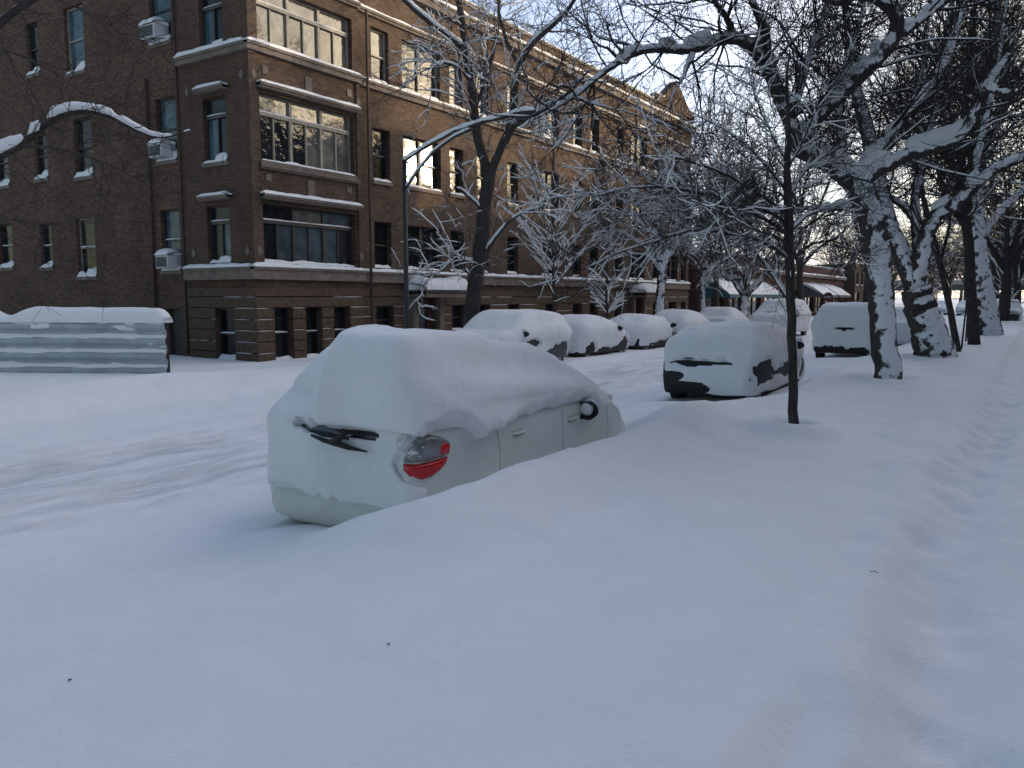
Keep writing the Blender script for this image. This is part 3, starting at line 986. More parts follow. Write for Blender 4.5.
# ------------------------------------------------------------------ corrugated metal fence on the left
A = np.array([-17.93, 11.77]); B = np.array([-30.0, 5.55])
L_ = float(np.linalg.norm(B - A)); ud = (B - A) / L_; nd = np.array([ud[1], -ud[0]])
if nd.dot(A) > 0: nd = -nd
fen = empty('corrugated_fence', (A[0], A[1], 0), 'blue-grey corrugated metal fence caked with snow at the left edge', 'fence')
G = lambda u, z, o: (ud[0] * u + nd[0] * o, ud[1] * u + nd[1] * o, z)
zs_ = np.linspace(-.45, 1.40, 93)
us_ = np.arange(0, L_ + .01, .15)
VV = []
for u in us_:
    for z in zs_:
        ph = (z % .37) / .37
        o = 0.075 * (min(1, max(0, (ph - .12) / .2)) - min(1, max(0, (ph - .62) / .2)))
        VV.append(G(u, z, o))
n_z = len(zs_)
FF = [(i * n_z + j, i * n_z + j + 1, (i + 1) * n_z + j + 1, (i + 1) * n_z + j) for i in range(len(us_) - 1) for j in range(n_z - 1)]
me = mesh_np('panel', np.array(VV), np.array(FF), True)
o = link('panel', me, fen, M['steel'])
sm = o.modifiers.new('thick', 'SOLIDIFY'); sm.thickness = .02
mb = MB()
for u in np.arange(.04, L_, 3.0):
    mb = MB()
    p0 = G(u, -.4, -.09)
    q = .035
    mb.add([(p0[0] - q, p0[1] - q, -.4), (p0[0] + q, p0[1] - q, -.4), (p0[0] + q, p0[1] + q, -.4), (p0[0] - q, p0[1] + q, -.4),
            (p0[0] - q, p0[1] - q, 1.38), (p0[0] + q, p0[1] - q, 1.38), (p0[0] + q, p0[1] + q, 1.38), (p0[0] - q, p0[1] + q, 1.38)],
           [(0, 3, 2, 1), (4, 5, 6, 7), (0, 1, 5, 4), (1, 2, 6, 5), (2, 3, 7, 6), (3, 0, 4, 7)])
    mb.build('post', M['iron'], fen)
# snow on top: two long mounds with a dip between, and crusts in the corrugations
sn = MB()
n = int(L_ / .08)
b0 = 0
for i in range(n + 1):
    u = L_ * i / n
    t = .36 + .07 * float(vnoise(u * .6, 1, 5)) + .03 * float(vnoise(u * 3, 1, 6))
    t -= .22 * math.exp(-((u - 4.2) / .4) ** 2)
    if u < .25: t *= math.sqrt(max(.02, 1 - ((.25 - u) / .26) ** 2))
    w0, w1 = -.32, .10
    for a in np.linspace(0, math.pi, 9):
        oo = (w0 + w1) / 2 - (w1 - w0) / 2 * math.cos(a) * (1 + .1 * float(vnoise(u * 2, a, 7)))
        sn.v.append(G(u - .02, 1.385 + t * math.sin(a) ** .6 if 0 < a < math.pi else 1.37, oo))
for i in range(n):
    for j in range(8):
        a = i * 9 + j
        sn.f.append((a, a + 1, a + 10, a + 9))
sn.f.append(tuple(range(9)))
sn.build('snow', M['snow'], fen, smooth=True)
VV = []
us2 = np.arange(0.02, L_, .06); zs2 = np.linspace(-.4, 1.37, 110)
for u in us2:
    for z in zs2:
        ph = (z % .37) / .37
        o = 0.075 * (min(1, max(0, (ph - .12) / .2)) - min(1, max(0, (ph - .62) / .2)))
        q = float(vnoise(u * .9, z * 4.5, 3)) + .6 * float(vnoise(u * 4, z * 14, 8))
        lip = math.exp(-((ph - .80) / .12) ** 2)
        VV.append(G(u, z, o + (-.02 + .05 * max(0, min(1, (q * .8 + lip * 1.0 - .12) * 3)))))
n_z = len(zs2)
FF = [(i * n_z + j, i * n_z + j + 1, (i + 1) * n_z + j + 1, (i + 1) * n_z + j) for i in range(len(us2) - 1) for j in range(n_z - 1)]
link('snow_crust', mesh_np('snow_crust', np.array(VV), np.array(FF), True), fen, M['snow'])

# ------------------------------------------------------------------ street lamp
lamp = empty('street_lamp', (-12.8, 14.85, 0), 'black street lamp post with twin curved arms laden with snow', 'street lamp')
mb = MB(); mb.tube([(0, 0, -.3), (0, 0, .9), (0, 0, 1.0), (0, 0, 5.3)], [.085, .085, .065, .05], 12); mb.build('pole', M['iron'], lamp, smooth=True)
up_ = [(0, 0, 5.22), (.7, 0, 5.5), (1.5, 0, 5.74), (2.3, 0, 5.86), (3.1, 0, 5.9)]
lo_ = [(0, 0, 4.55), (.4, 0, 4.95), (.9, 0, 5.35), (1.5, 0, 5.62), (2.0, 0, 5.74)]
mb = MB(); mb.tube(up_, [.035] * 5, 8); mb.build('arm', M['iron'], lamp, smooth=True)
mb = MB(); mb.tube(lo_, [.028] * 5, 8); mb.build('arm', M['iron'], lamp, smooth=True)
for k, q in enumerate((up_, lo_)):
    mb = MB()
    pts = [np.array(a) + np.array([0, 0, .055]) for a in q]
    dn = []
    for i in range(len(pts) - 1):
        for s_ in range(6): dn.append(pts[i] + (pts[i + 1] - pts[i]) * s_ / 6)
    mb.tube(dn, [(.05 if k == 0 else .034) * (1 + .7 * float(vnoise(i * .7, k, 4))) for i in range(len(dn))], 8)
    mb.build('snow', M['snow'], lamp, smooth=True)
mb = MB()
mb.tube([(3.0, 0, 5.9), (3.15, 0, 5.9), (3.4, 0, 5.88), (3.65, 0, 5.86), (3.75, 0, 5.85)], [.04, .07, .10, .09, .03], 10)
hd = mb.build('lamp_head', M['iron'], lamp, smooth=True)
mb = MB(); mb.tube([(3.0, 0, 5.98), (3.2, 0, 5.985), (3.45, 0, 5.985), (3.72, 0, 5.93)], [.02, .06, .075, .03], 10); mb.build('snow', M['snow'], hd, smooth=True)

# thin far pole and round red sign
mb = MB(); mb.tube([(0, 0, -.3), (0, 0, 6.4)], [.11, .09], 10)
pp = at(853, 300, 75)
o = mb.build('utility_pole', M['iron'], None, smooth=True); o.location = (pp[0], pp[1], 0)
tag(o, 'thin dark pole standing in front of the small tan block', 'pole')
pp = at(828, 298, 58)
sg = empty('round_sign', (pp[0], pp[1], 0), 'round dark red road sign with a pale bar, by the shop awnings', 'road sign')
mb = MB(); mb.tube([(0, 0, -.2), (0, 0, 2.35)], [.03, .03], 8); mb.build('post', M['iron'], sg, smooth=True)
mb = MB(); mb.tube([(0, -.05, 2.0), (0, -.035, 2.0)], [.34, .34], 24); mb.build('plate', M['sign_red'], sg)
mb = MB(); mb.box(-.24, .24, -.062, -.052, 1.95, 2.06); mb.build('bar', M['sign_white'], sg)

# ------------------------------------------------------------------ cars under snow
def prism_mesh(profiles):
    """list of (profile [(y,z)], half width) extruded along x"""
    mb = MB()
    for pr, hw in profiles:
        mb.prism(pr, -hw, hw, lambda a, b, t: (t, a, b))
    me = bpy.data.meshes.new('tmp')
    me.from_pydata(mb.v, [], mb.f)
    me.update()
    return me


def remesh(me, voxel, smooth_it, adapt=0.0):
    o = bpy.data.objects.new('tmp', me)
    COL.objects.link(o)
    m = o.modifiers.new('r', 'REMESH'); m.mode = 'VOXEL'; m.voxel_size = voxel
    if smooth_it:
        s = o.modifiers.new('s', 'SMOOTH'); s.factor = 0.5; s.iterations = smooth_it
    dg = bpy.context.evaluated_depsgraph_get()
    dg.update()
    ev = o.evaluated_get(dg)
    m2 = ev.to_mesh()
    V = np.empty(len(m2.vertices) * 3, np.float32); m2.vertices.foreach_get('co', V)
    Nn = np.empty(len(m2.vertices) * 3, np.float32); m2.vertices.foreach_get('normal', Nn)
    nl = len(m2.polygons)
    F = np.empty(nl * 4, np.int32)
    ok = len(m2.loops) == nl * 4
    if ok: m2.loops.foreach_get('vertex_index', F); F = F.reshape(-1, 4)
    else:
        F = np.array([list(p.vertices)[:4] if len(p.vertices) >= 4 else list(p.vertices) + [p.vertices[0]] for p in m2.polygons])
    ev.to_mesh_clear()
    bpy.data.objects.remove(o)
    return V.reshape(-1, 3).astype(float), Nn.reshape(-1, 3).astype(float), F


def calc_normals(V, F):
    fn = np.cross(V[F[:, 2]] - V[F[:, 0]], V[F[:, 3]] - V[F[:, 1]])
    Nn = np.zeros_like(V)
    for k in range(4): np.add.at(Nn, F[:, k], fn)
    return Nn / (np.linalg.norm(Nn, axis=1)[:, None] + 1e-9)


def lap(V, F, it, f=0.5, keep=None):
    n = len(V)
    for _ in range(it):
        A = np.zeros_like(V); c = np.zeros(n)
        for a, b in ((0, 1), (1, 2), (2, 3), (3, 0)):
            np.add.at(A, F[:, a], V[F[:, b]]); np.add.at(c, F[:, a], 1)
            np.add.at(A, F[:, b], V[F[:, a]]); np.add.at(c, F[:, b], 1)
        Vn = V + f * (A / np.maximum(c, 1)[:, None] - V)
        V = Vn if keep is None else V + (Vn - V) * (1 - keep)[:, None]
    return V


STY = {  # profiles in fractions of length / absolute heights: lower body, greenhouse
    'hatch': dict(low=[(.012, .22), (0, .45), (.004, .62), (.03, .90), (.05, 1.02), (.70, 1.0), (.86, .93), (.955, .78), (1, .55), (.99, .25)],
                  top=[(.035, .98), (.075, 1.34), (.11, 1.47), (.2, 1.51), (.45, 1.51), (.58, 1.42), (.80, .97)]),
    'mound': dict(low=[(.012, .22), (0, .42), (.005, .62), (.03, .86), (.12, .95), (.70, .93), (.86, .82), (.965, .68), (1, .48), (.99, .22)],
                  top=[(.04, .90), (.10, 1.16), (.20, 1.36), (.32, 1.44), (.46, 1.43), (.60, 1.28), (.82, .90)]),
    'sedan': dict(low=[(.012, .22), (0, .42), (.005, .62), (.02, .90), (.13, .96), (.70, .95), (.86, .86), (.965, .74), (1, .5), (.99, .22)],
                  top=[(.10, .93), (.26, 1.36), (.34, 1.41), (.5, 1.41), (.58, 1.36), (.75, .93)]),
    'suv': dict(low=[(.012, .28), (0, .5), (.005, .72), (.02, 1.02), (.05, 1.1), (.72, 1.06), (.90, 1.0), (.975, .88), (1, .6), (.99, .3)],
                top=[(.02, 1.05), (.06, 1.58), (.12, 1.66), (.3, 1.68), (.52, 1.66), (.6, 1.58), (.77, 1.04)]),
}


def shape_body(V, L, W, zb, zr, plan=0.16, tumble=0.24, flip=False):
    V = V.copy()
    y = V[:, 1] / L
    e = np.clip(np.abs(y - .5) / .5, 0, 1)
    V[:, 0] *= 1 - plan * e ** 6
    t = np.clip((V[:, 2] - zb) / (zr - zb), 0, 1)
    V[:, 0] *= 1 - tumble * t
    t2 = np.clip((.5 - V[:, 2]) / .5, 0, 1)
    V[:, 0] *= 1 - .08 * t2
    return V


def make_car(name, label, cat, cx, y0, L, W, sty='sedan', paint='paint_grey', facing=1, masks=(), top=.2, side=.05, hood=.14, seed=1,
             voxel=.05, zoff=0.0, hscale=1.0, mirrors=(), group='cars buried in snow along the kerbs', lights='redlens', rz=0, lump=1.0, wheels=True, extra=None, topfn=None, fat=0.0, melt=2, gw=.06, dome=0.0):
    """origin: ground under the -Y end centre; facing=1 nose towards +Y"""
    root = empty(name, (cx, y0, zoff), label, cat, group, rz)
    st = STY[sty]
    fl = (lambda q: q) if facing == 1 else (lambda q: 1 - q)
    low = [(fl(a) * L, b * hscale) for a, b in st['low']]
    tp = [(fl(a) * L, b * hscale) for a, b in st['top']]
    if facing != 1: low = low[::-1]; tp = tp[::-1]
    zb = (1.0 if sty == 'hatch' else .95 if sty == 'sedan' else 1.07) * hscale
    zr = max(b for a, b in tp)
    Vl, _, Fl = remesh(prism_mesh([(low, W / 2)]), voxel, 6)
    Vl = shape_body(Vl, L, W, zb, zr)
    link('body', mesh_np('body', Vl, Fl), root, M[paint])
    tp2 = [(a, b) for a, b in tp]
    Vt, _, Ft = remesh(prism_mesh([(tp2, W / 2 - .05 - gw)]), voxel, 5)
    Vt = shape_body(Vt, L, W, zb, zr)
    if dome or topfn is not None:
        Vt[:, 2] -= np.clip(Vt[:, 2] - zb, 0, 1) * .4
    if name == 'white_hatchback': Vt[:, 2] -= np.clip(Vt[:, 2] - zb, 0, 1) * .2; Vt[:, 1] += np.clip(1.6 - Vt[:, 1], 0, 1.6) * np.clip((Vt[:, 2] - zb) / .28, 0, 1) * .5
    link('glasshouse', mesh_np('glasshouse', Vt, Ft), root, M['carglass'])
    # snow blanket
    Vs, _, Fs = remesh(prism_mesh([(low, W / 2), (tp2, W / 2 - .02)]), voxel * (.8 if voxel < .05 else 1), 10)
    Vs = shape_body(Vs, L, W, zb, zr)
    Nn = calc_normals(Vs, Fs)
    Nn2 = calc_normals(lap(Vs, Fs, 6), Fs)
    x, y, z = Vs.T
    upn = np.clip(Nn2[:, 2], 0, 1)
    th = side * (1 + 1.0 * lump * n3(x, y, z, 1.6, seed))
    th += .03 * lump * n3(x, y, z, 5, seed + 9) + .008 * n3(x, y, z, 14, seed + 11)
    th = th * np.clip((z - .1) / .5, .2, 1)
    D = Nn2 * th[:, None]
    roofness = np.clip((z - zb) / (zr - zb), 0, 1)
    add = (hood + (top - hood) * roofness) * upn ** .8
    add = add * (1 + .35 * lump * vnoise(x * 1.1, y * 1.1, seed + 4))
    if topfn is not None: add = add + topfn(x, y, z, upn)
    if dome: add = add - dome * ((y - .45 * L) / (.5 * L)) ** 2 * roofness
    D[:, 2] += add
    # drifted snow fills the angle under the windows
    fillz = np.exp(-((z - zb - .12) / .22) ** 2) * (.09 + fat) * np.clip(1 - upn, 0, 1)
    D += Nn2 * fillz[:, None] * np.array([1, .6, 0])
    mk = np.zeros(len(x))
    for mk_ in masks:
        mx, my, mz, rx, ry, rz_ = mk_[:6]
        nz_ = mk_[6] if len(mk_) > 6 else 1.0
        q = np.sqrt(((x - mx) / rx) ** 2 + ((y - my) / ry) ** 2 + ((z - mz) / rz_) ** 2)
        q = q + nz_ * (.45 * n3(x, y, z, 4.5, seed + 21) + .35 * n3(x, y, z, 12, seed + 22))
        mk = np.maximum(mk, np.clip((1.02 - q) * 9, 0, 1))
    low_ex = np.clip((.26 + .07 * vnoise(x * 2, y * 2, seed) - z) * 14, 0, 1)
    mk = np.maximum(mk, low_ex)
    Vn = Vs + D
    Vn = lap(Vn, Fs, melt)
    Vn = Vn * (1 - mk[:, None]) + (Vs - Nn * .055) * mk[:, None]
    if extra is not None: Vn = extra(Vn, Vs, mk)
    link('snow_cover', mesh_np('snow_cover', Vn, Fs), root, M['snow'])
    # wheels
    if wheels:
        for wy in (.17, .82):
            for sx in (-1, 1):
                yy = fl(wy) * L
                xx = sx * (W / 2 - .2)
                mb = MB()
                mb.tube([(xx - .1, yy, .31), (xx - .085, yy, .31), (xx + .085, yy, .31), (xx + .1, yy, .31)], [.27, .31, .31, .27], 20)
                w = mb.build('wheel', M['rubber'], root, smooth=False)
                mb = MB()
                mb.tube([(xx + sx * .1, yy, .31), (xx + sx * .112, yy, .31)], [.2, .17], 12)
                mb.build('rim', M['rim'], w)
    for sx, yy, zz in mirrors:
        mb = MB()
        X = sx * (W / 2 * .97)
        mb.tube([(X - sx * .06, yy, zz - .02), (X + sx * .04, yy, zz)], [.03, .03], 6)
        mb.tube([(X + sx * .12, yy - .06, zz + .04), (X + sx * .12, yy - .045, zz + .04), (X + sx * .12, yy + .04, zz + .04), (X + sx * .12, yy + .08, zz + .04)], [.085, .1, .09, .04], 10)
        for i in range(len(mb.v)):
            v = mb.v[i]
            if i > 11: mb.v[i] = (X + sx * .12 + (v[0] - X - sx * .12) * 1.2, v[1], zz + .05 + (v[2] - zz - .04) * .8)
        mi = mb.build('wing_mirror', M['paint_black'], root, smooth=True)
        mb = MB(); mb.tube([(X + sx * .12, yy - .05, zz + .12), (X + sx * .12, yy, zz + .135), (X + sx * .12, yy + .05, zz + .12)], [.05, .08, .04], 8)
        mb.build('snow', M['snow'], mi, smooth=True)
    # light clusters
    for sx in (-1, 1):
        for e, mat_, nm in ((0, 'redlens' if facing == 1 else 'clearlens', 'tail_light' if facing == 1 else 'headlight'),
                            (1, 'clearlens' if facing == 1 else 'redlens', 'headlight' if facing == 1 else 'tail_light')):
            if name == 'white_hatchback' and sx == 1 and e == 0: continue
            yy = .26 if e == 0 else L - .32
            mb = MB()
            X = sx * (W / 2 * .80 - .1)
            mb.box(X - .13, X + .13, yy - .045, yy + .05, .66, .82)
            mb.build(nm, M[mat_], root, bevel=.02)
    return root


# --- the near white hatchback
def hb_extra(Vn, Vs, mk):
    Vn = Vn.copy()
    x, y, z = Vs.T
    # the tailgate slopes away under the snow; on its right half a slab of roof snow hangs nearly plumb
    nm = (1 - mk)
    back = np.clip((.95 - y) / .6, 0, 1)
    back = back * back * (3 - 2 * back)
    hgt = np.clip((z - .98) / .5, 0, 1)
    edge = -.10 + .10 * np.sin(z * 9.0) * .5 - .10 * np.clip((1.2 - z) / .3, 0, 1)
    right = 1 / (1 + np.exp(-(x - edge) * 40))
    Vn[:, 1] += .24 * hgt * back * (1 - right) * nm
    Vn[:, 2] -= .06 * hgt * back * (1 - right) * nm
    Vn[:, 1] += .16 * np.exp(-((z - 1.10) / .12) ** 2) * back * (1 - right) * nm
    Vn[:, 1] -= (.10 + .05 * n3(x, y, z, 3.0, 77) + .26 * hgt) * back * right * np.clip((z - .93) / .07, 0, 1) * nm
    nar = np.clip((z - 1.05) / .3, 0, 1) * np.clip((.15 - x) / .5, 0, 1) * np.clip((2.6 - y) / 1.5, 0, 1) * nm
    Vn[:, 0] += .12 * nar
    Vn[:, 1] += .05 * n3(x, y, z, 2.6, 55) * back * nm
    # fill beside the right glass so the flank falls nearly straight from the roof
    rt = np.clip((x - .3) / .3, 0, 1) * np.clip((z - 1.0) / .25, 0, 1) * (1 - mk)
    Vn[:, 0] += .10 * rt * np.clip((3.2 - y) / 1.2, 0, 1) * np.clip((y - .15) / .6, 0, 1)
    return Vn


HBX, HBY = -4.55, 4.36
hb = make_car('white_hatchback', 'white hatchback deep in snow nearest the camera, red tail light showing', 'car', HBX, HBY, 3.62, 1.84, 'hatch', 'paint_white', 1,
              masks=[(.89, 1.75, .66, .30, 1.5, .36, .35), (.90, .36, .82, .22, .34, .21, .1), (.95, .5, .5, .2, .5, .3, .4), (.92, 3.1, .72, .25, .9, .26),
                     (-.45, .0, .27, .75, .3, .17), (.1, .0, .2, .7, .3, .12), (.05, .05, .885, .40, .3, .060, .5), (-.40, .05, .90, .06, .3, .022, .3), (.86, .1, 1.08, .045, .1, .10), (.84, .1, .73, .24, .26, .13, .15)],
              top=.20, side=.055, hood=.16, seed=3, voxel=.034, hscale=1.0, mirrors=[], wheels=True, extra=hb_extra, fat=.05, lump=.9, gw=.28,
              topfn=lambda x, y, z, u: -(.08 * np.clip((y - .3) / .8, 0, 1) + .12 * np.clip((y - 1.0) / 1.2, 0, 1) ** 1.4) * np.clip((z - 1.0) / .4, 0, 1) - .11 * u * np.clip((y - 2.2) / .6, 0, 1))
mb = MB()
mb.add([(-.64, .085, .865), (.56, .085, .865), (.56, .088, .93), (-.64, .088, .93), (.52, .15, 1.06), (-.6, .15, 1.06)], [(0, 1, 2, 3), (3, 2, 4, 5)])
mb.build('rear_window', M['carglass'], hb)
# bumper, tail light, mirror, door seams, handles, wiper
mb = MB()
prf = [(-.79, .10), (-.6, .03), (-.3, .0), (0, -.01), (.3, 0), (.6, .03), (.79, .10)]
b = MB()
zz = [.16, .20, .30, .42, .46]
oo = [.05, -.01, -.045, -.035, .03]
n = 29
for i in range(n + 1):
    x = -.82 + 1.64 * i / n
    yb = np.interp(x, [-.82, -.72, -.5, 0, .5, .72, .82], [.30, .06, .005, -.01, .005, .06, .30])
    for z_, o_ in zip(zz, oo): b.v.append((x * 1.04, yb + o_, z_))
for i in range(n):
    for j in range(4):
        a = i * 5 + j
        b.f.append((a, a + 5, a + 6, a + 1))
b.build('bumper', M['paint_dirty'], hb, smooth=True)
# tail light wrapped round the corner
def on_side(y, z, out=.0):
    """right flank point of the hatchback"""
    e = abs(y / 3.62 - .5) / .5
    xx = .92 * (1 - .16 * e ** 6) * (1 - .24 * np.clip((z - 1.0) / .51, 0, 1))
    return (xx + out, y, z)


def lens_pt(a, z, o_=0.0):
    if a >= 0: return (on_side(.10 + a * .95, z)[0] - .004 + o_, .10 + a * .95 - .3 * o_, z)
    x0 = on_side(.10, z)[0]
    return (x0 - .004 + a * .9 + o_ * .6, .10 + a * .62 - .8 * o_, z)


def lens(name, poly, mat, out, parent):
    mb = MB()
    c = np.mean(poly, axis=0)
    pts = []
    n = len(poly)
    rings = [1.0, .93, .7, .35]
    outs = [-.03, out, out + .012, out + .016]
    for r_, o_ in zip(rings, outs):
        for (a, z_) in poly:
            a2 = (c[0] + (a - c[0]) * r_) * .88
            z2 = .80 + (c[1] + (z_ - c[1]) * r_ - .80) * .86
            # a: arc coordinate; 0 at the corner, positive forward along the flank, negative round the rear
            p = lens_pt(a2, z2, o_)
            pts.append(p)
    fs = []
    for k in range(3):
        for i in range(n):
            j = (i + 1) % n
            fs.append((k * n + i, k * n + j, (k + 1) * n + j, (k + 1) * n + i))
    fs.append(tuple(3 * n + i for i in range(n)))
    mb.add(pts, fs)
    return mb.build(name, mat, parent, smooth=True)


tl_low = [(-.13, .765), (-.07, .768), (0, .772), (.07, .777), (.14, .783), (.22, .79), (.30, .80), (.27, .74), (.20, .69), (.10, .645), (0, .63), (-.09, .66), (-.13, .71)]
tl_up = [(-.13, .780), (-.07, .783), (0, .787), (.07, .792), (.14, .80), (.22, .807), (.305, .82), (.33, .88), (.32, .93), (.22, .985), (.10, 1.02), (-.02, 1.0), (-.1, .9)]
tl = lens('tail_light', np.array(tl_low), M['redlens'], .022, hb)
tu = lens('clear_lens', np.array(tl_up), M['clearlens'], .022, tl)
lens('red_reflector', np.array([(.17, .83), (.29, .83), (.31, .90), (.24, .95), (.18, .90)]), M['redlens'], .034, tl)
# snow crusting the rear half of the lamp
sm_ = MB()
for (a, z_, r_) in [(-.09, .92, .08), (-.04, .86, .07), (.03, .90, .055), (.0, .835, .035), (.20, .865, .014), (.06, .685, .022)]:
    p = lens_pt(a, z_, .012 - .45 * r_)
    sm_.tube([(p[0] - .02, p[1], p[2] - r_), (p[0] - .01, p[1], p[2] - r_ * .5), (p[0], p[1], p[2]), (p[0] - .01, p[1], p[2] + r_ * .6), (p[0] - .02, p[1], p[2] + r_)],
             [r_ * .3, r_ * .9, r_, r_ * .8, r_ * .2], 9)
sm_.build('snow', M['snow'], tl, smooth=True)
# rear glass edge strip (black rubber beside the tailgate)
mb = MB(); mb.tube([(.845, .17, 1.0), (.83, .185, 1.09), (.81, .2, 1.17)], [.012, .014, .01], 6); mb.build('window_seal', M['rubber'], hb, smooth=True)
# wiper and its dark recess
mb = MB()
mb.tube([(.04, -.02, .88), (.11, -.035, .91), (.20, -.05, .97), (.22, -.055, .99)], [.03, .028, .018, .008], 8)
mb.tube([(-.10, -.0, .875), (.08, -.03, .875), (.24, -.03, .862)], [.015, .026, .012], 8)
mb.build('rear_wiper', M['rubber'], hb, smooth=True)
mb = MB()
mb.tube([(-.22, .0, .905), (-.05, -.012, .878), (.2, -.018, .852), (.40, -.02, .842)], [.01, .02, .02, .006], 8)
mb.build('tailgate_trim', M['rubber'], hb, smooth=True)
# door seams and handles (right flank)
def seam(y, z0, z1, bend=0.0):
    mb = MB()
    pts = [on_side(y + bend * math.sin(math.pi * k / 6), z0 + (z1 - z0) * k / 6, .0) for k in range(7)]
    mb.tube(pts, [.0025] * 7, 5)
    mb.build('door_seam', M['rubber'], hb)


seam(.95, .35, .93, .05)
seam(2.02, .35, .95, .03)
seam(2.95, .35, .90, .06)
for y in (1.18, 2.12):
    mb = MB()
    a = on_side(y, .86)
    mb.tube([(a[0] - .01, y, .85), (a[0] + .022, y + .03, .853), (a[0] + .026, y + .1, .855), (a[0] + .022, y + .17, .857), (a[0] - .01, y + .2, .858)], [.012, .014, .015, .014, .012], 8)
    h = mb.build('door_handle', M['paint_white'], hb, smooth=True)
    mb = MB(); mb.tube([(a[0] + .004, y + .03, .838), (a[0] + .004, y + .17, .843)], [.012, .012], 6); mb.build('handle_recess', M['rubber'], h)
# right mirror: snow-filled, dark rim
MYy, MZ = 2.40, .90
mb = MB(); mb.tube([(.84, MYy, MZ - .07), (.95, MYy, MZ - .05)], [.03, .025], 8)
mi = mb.build('wing_mirror', M['rubber'], hb, smooth=True)
mb = MB()
ring = []
for k in range(17):
    th_ = 2 * math.pi * k / 16
    ring.append((.985 + .115 * math.cos(th_), MYy - .01, MZ + .015 + .075 * math.sin(th_)))
mb.tube(ring, [.013] * 17, 6, cap=False)
mb.tube([(.985, MYy + .005, MZ + .015), (.985, MYy + .05, MZ + .015), (.975, MYy + .11, MZ + .015)], [.10, .09, .04], 14)
mb.build('mirror_housing', M['rubber'], mi, smooth=True)
mb = MB()
mb.tube([(.98, MYy - .035, MZ - .0), (.98, MYy - .02, MZ + .01), (.98, MYy + .05, MZ + .05), (.96, MYy + .12, MZ + .05)], [.03, .062, .085, .05], 12)
mb.build('snow', M['snow'], mi, smooth=True)

# --- the others
make_car('parked_sedan', 'black car buried in snow between the white hatchback and the thin dark tree', 'car', -5.0, 13.95, 4.2, 1.84, 'mound', 'paint_black', 1,
         masks=[(-.12, 0, .80, .72, .25, .12, .5), (-.42, 0, .34, .54, .3, .10, .5), (.9, .75, .62, .3, .60, .22), (.9, 2.4, .60, .3, 1.1, .14), (.9, 3.6, .6, .3, .6, .3)],
         top=.10, side=.07, hood=.12, seed=8, voxel=.045, dome=.06, hscale=.95, mirrors=[(1, 2.75, .98)], lump=1.1, melt=4)
make_car('parked_suv', 'tall dark car coated in snow, half hidden by the leaning snow-plastered trunk', 'car', -4.95, 25.9, 4.3, 1.86, 'suv', 'paint_black', 1,
         masks=[(-.35, 0, .36, .55, .3, .14), (.4, 0, .33, .55, .3, .13), (.1, 0.1, 1.02, .35, .25, .045), (.9, 2.9, .6, .3, 1.4, .2)],
         top=.12, side=.05, hood=.12, seed=12, voxel=.05, hscale=.98, mirrors=[(1, 2.9, 1.1), (-1, 2.9, 1.1)])
make_car('parked_car', 'silver car on the near side, seen between the two big snowy trunks', 'car', -4.4, 32.8, 4.2, 1.8, 'sedan', 'paint_silver', 1,
         masks=[(.9, 2.4, .6, .3, 1.6, .22)], top=.13, side=.05, seed=13, voxel=.06)
make_car('parked_minivan', 'largest snow-heaped car at the far kerb, dark mirror and front wheel arch showing', 'car', -12.45, 16.75, 4.25, 1.84, 'suv', 'paint_grey', -1,
         masks=[(.90, 3.5, .42, .35, .62, .33), (.90, 1.8, .72, .35, .5, .09), (.90, 1.3, .68, .35, .2, .11), (.90, 2.9, .32, .35, 1.2, .19), (.8, 4.2, .6, .4, .3, .36)],
         top=.16, side=.07, hood=.14, seed=14, voxel=.045, dome=.12, hscale=.86, mirrors=[(1, 1.35, .96)], fat=.06, melt=14)
make_car('parked_car', 'second snow-covered car along the far kerb, a rounded white mound', 'car', -12.5, 21.6, 3.75, 1.76, 'mound', 'paint_black', 1,
         masks=[(.90, .7, .36, .35, .38, .26), (.90, 3.1, .38, .35, .42, .28), (.9, 2.0, .26, .3, 1.0, .12), (.88, 2.6, .86, .35, .2, .08)],
         top=.12, side=.07, hood=.12, seed=15, voxel=.05, dome=.16, hscale=.86, mirrors=[(1, 2.5, .92)], fat=.05, melt=16)
make_car('parked_car', 'third snow-covered car along the far kerb, black mirror and dark front corner showing', 'car', -12.4, 25.85, 3.9, 1.76, 'mound', 'paint_black', 1,
         masks=[(.86, 3.3, .5, .4, .65, .33), (.90, 1.9, .3, .35, 1.0, .14), (.86, 2.6, .9, .3, .3, .12)],
         top=.12, side=.07, hood=.12, seed=16, voxel=.05, dome=.16, hscale=.82, mirrors=[(1, 2.75, .9)], fat=.04, melt=16)
make_car('parked_car', 'fourth snow-covered car along the far kerb, its roof just above the black car', 'car', -12.6, 30.3, 4.2, 1.78, 'mound', 'paint_silver', 1,
         masks=[(.92, 3.2, .5, .3, .5, .2)], top=.13, side=.07, seed=17, voxel=.06, dome=.14, hscale=.88, melt=14)
make_car('parked_car', 'fifth snow-covered car along the far kerb, standing by the vase-shaped tree', 'car', -12.3, 35.0, 3.6, 1.76, 'sedan', 'paint_black', 1,
         masks=[(.3, 0, .72, .5, .3, .12)], top=.13, side=.07, seed=18, voxel=.06, hscale=.95, melt=10)
make_car('parked_suv', 'white-crusted tall vehicle behind the thin tree trunk, far side of the street', 'car', -10.6, 38.4, 4.4, 1.95, 'suv', 'paint_silver', -1,
         masks=[(-.3, .9, 1.02, .55, .3, .07), (.95, .5, .55, .3, .35, .25), (.6, .4, .85, .15, .3, .12)], top=.14, side=.06, seed=19, voxel=.06, hscale=1.02, mirrors=[(1, 1.0, 1.1)])
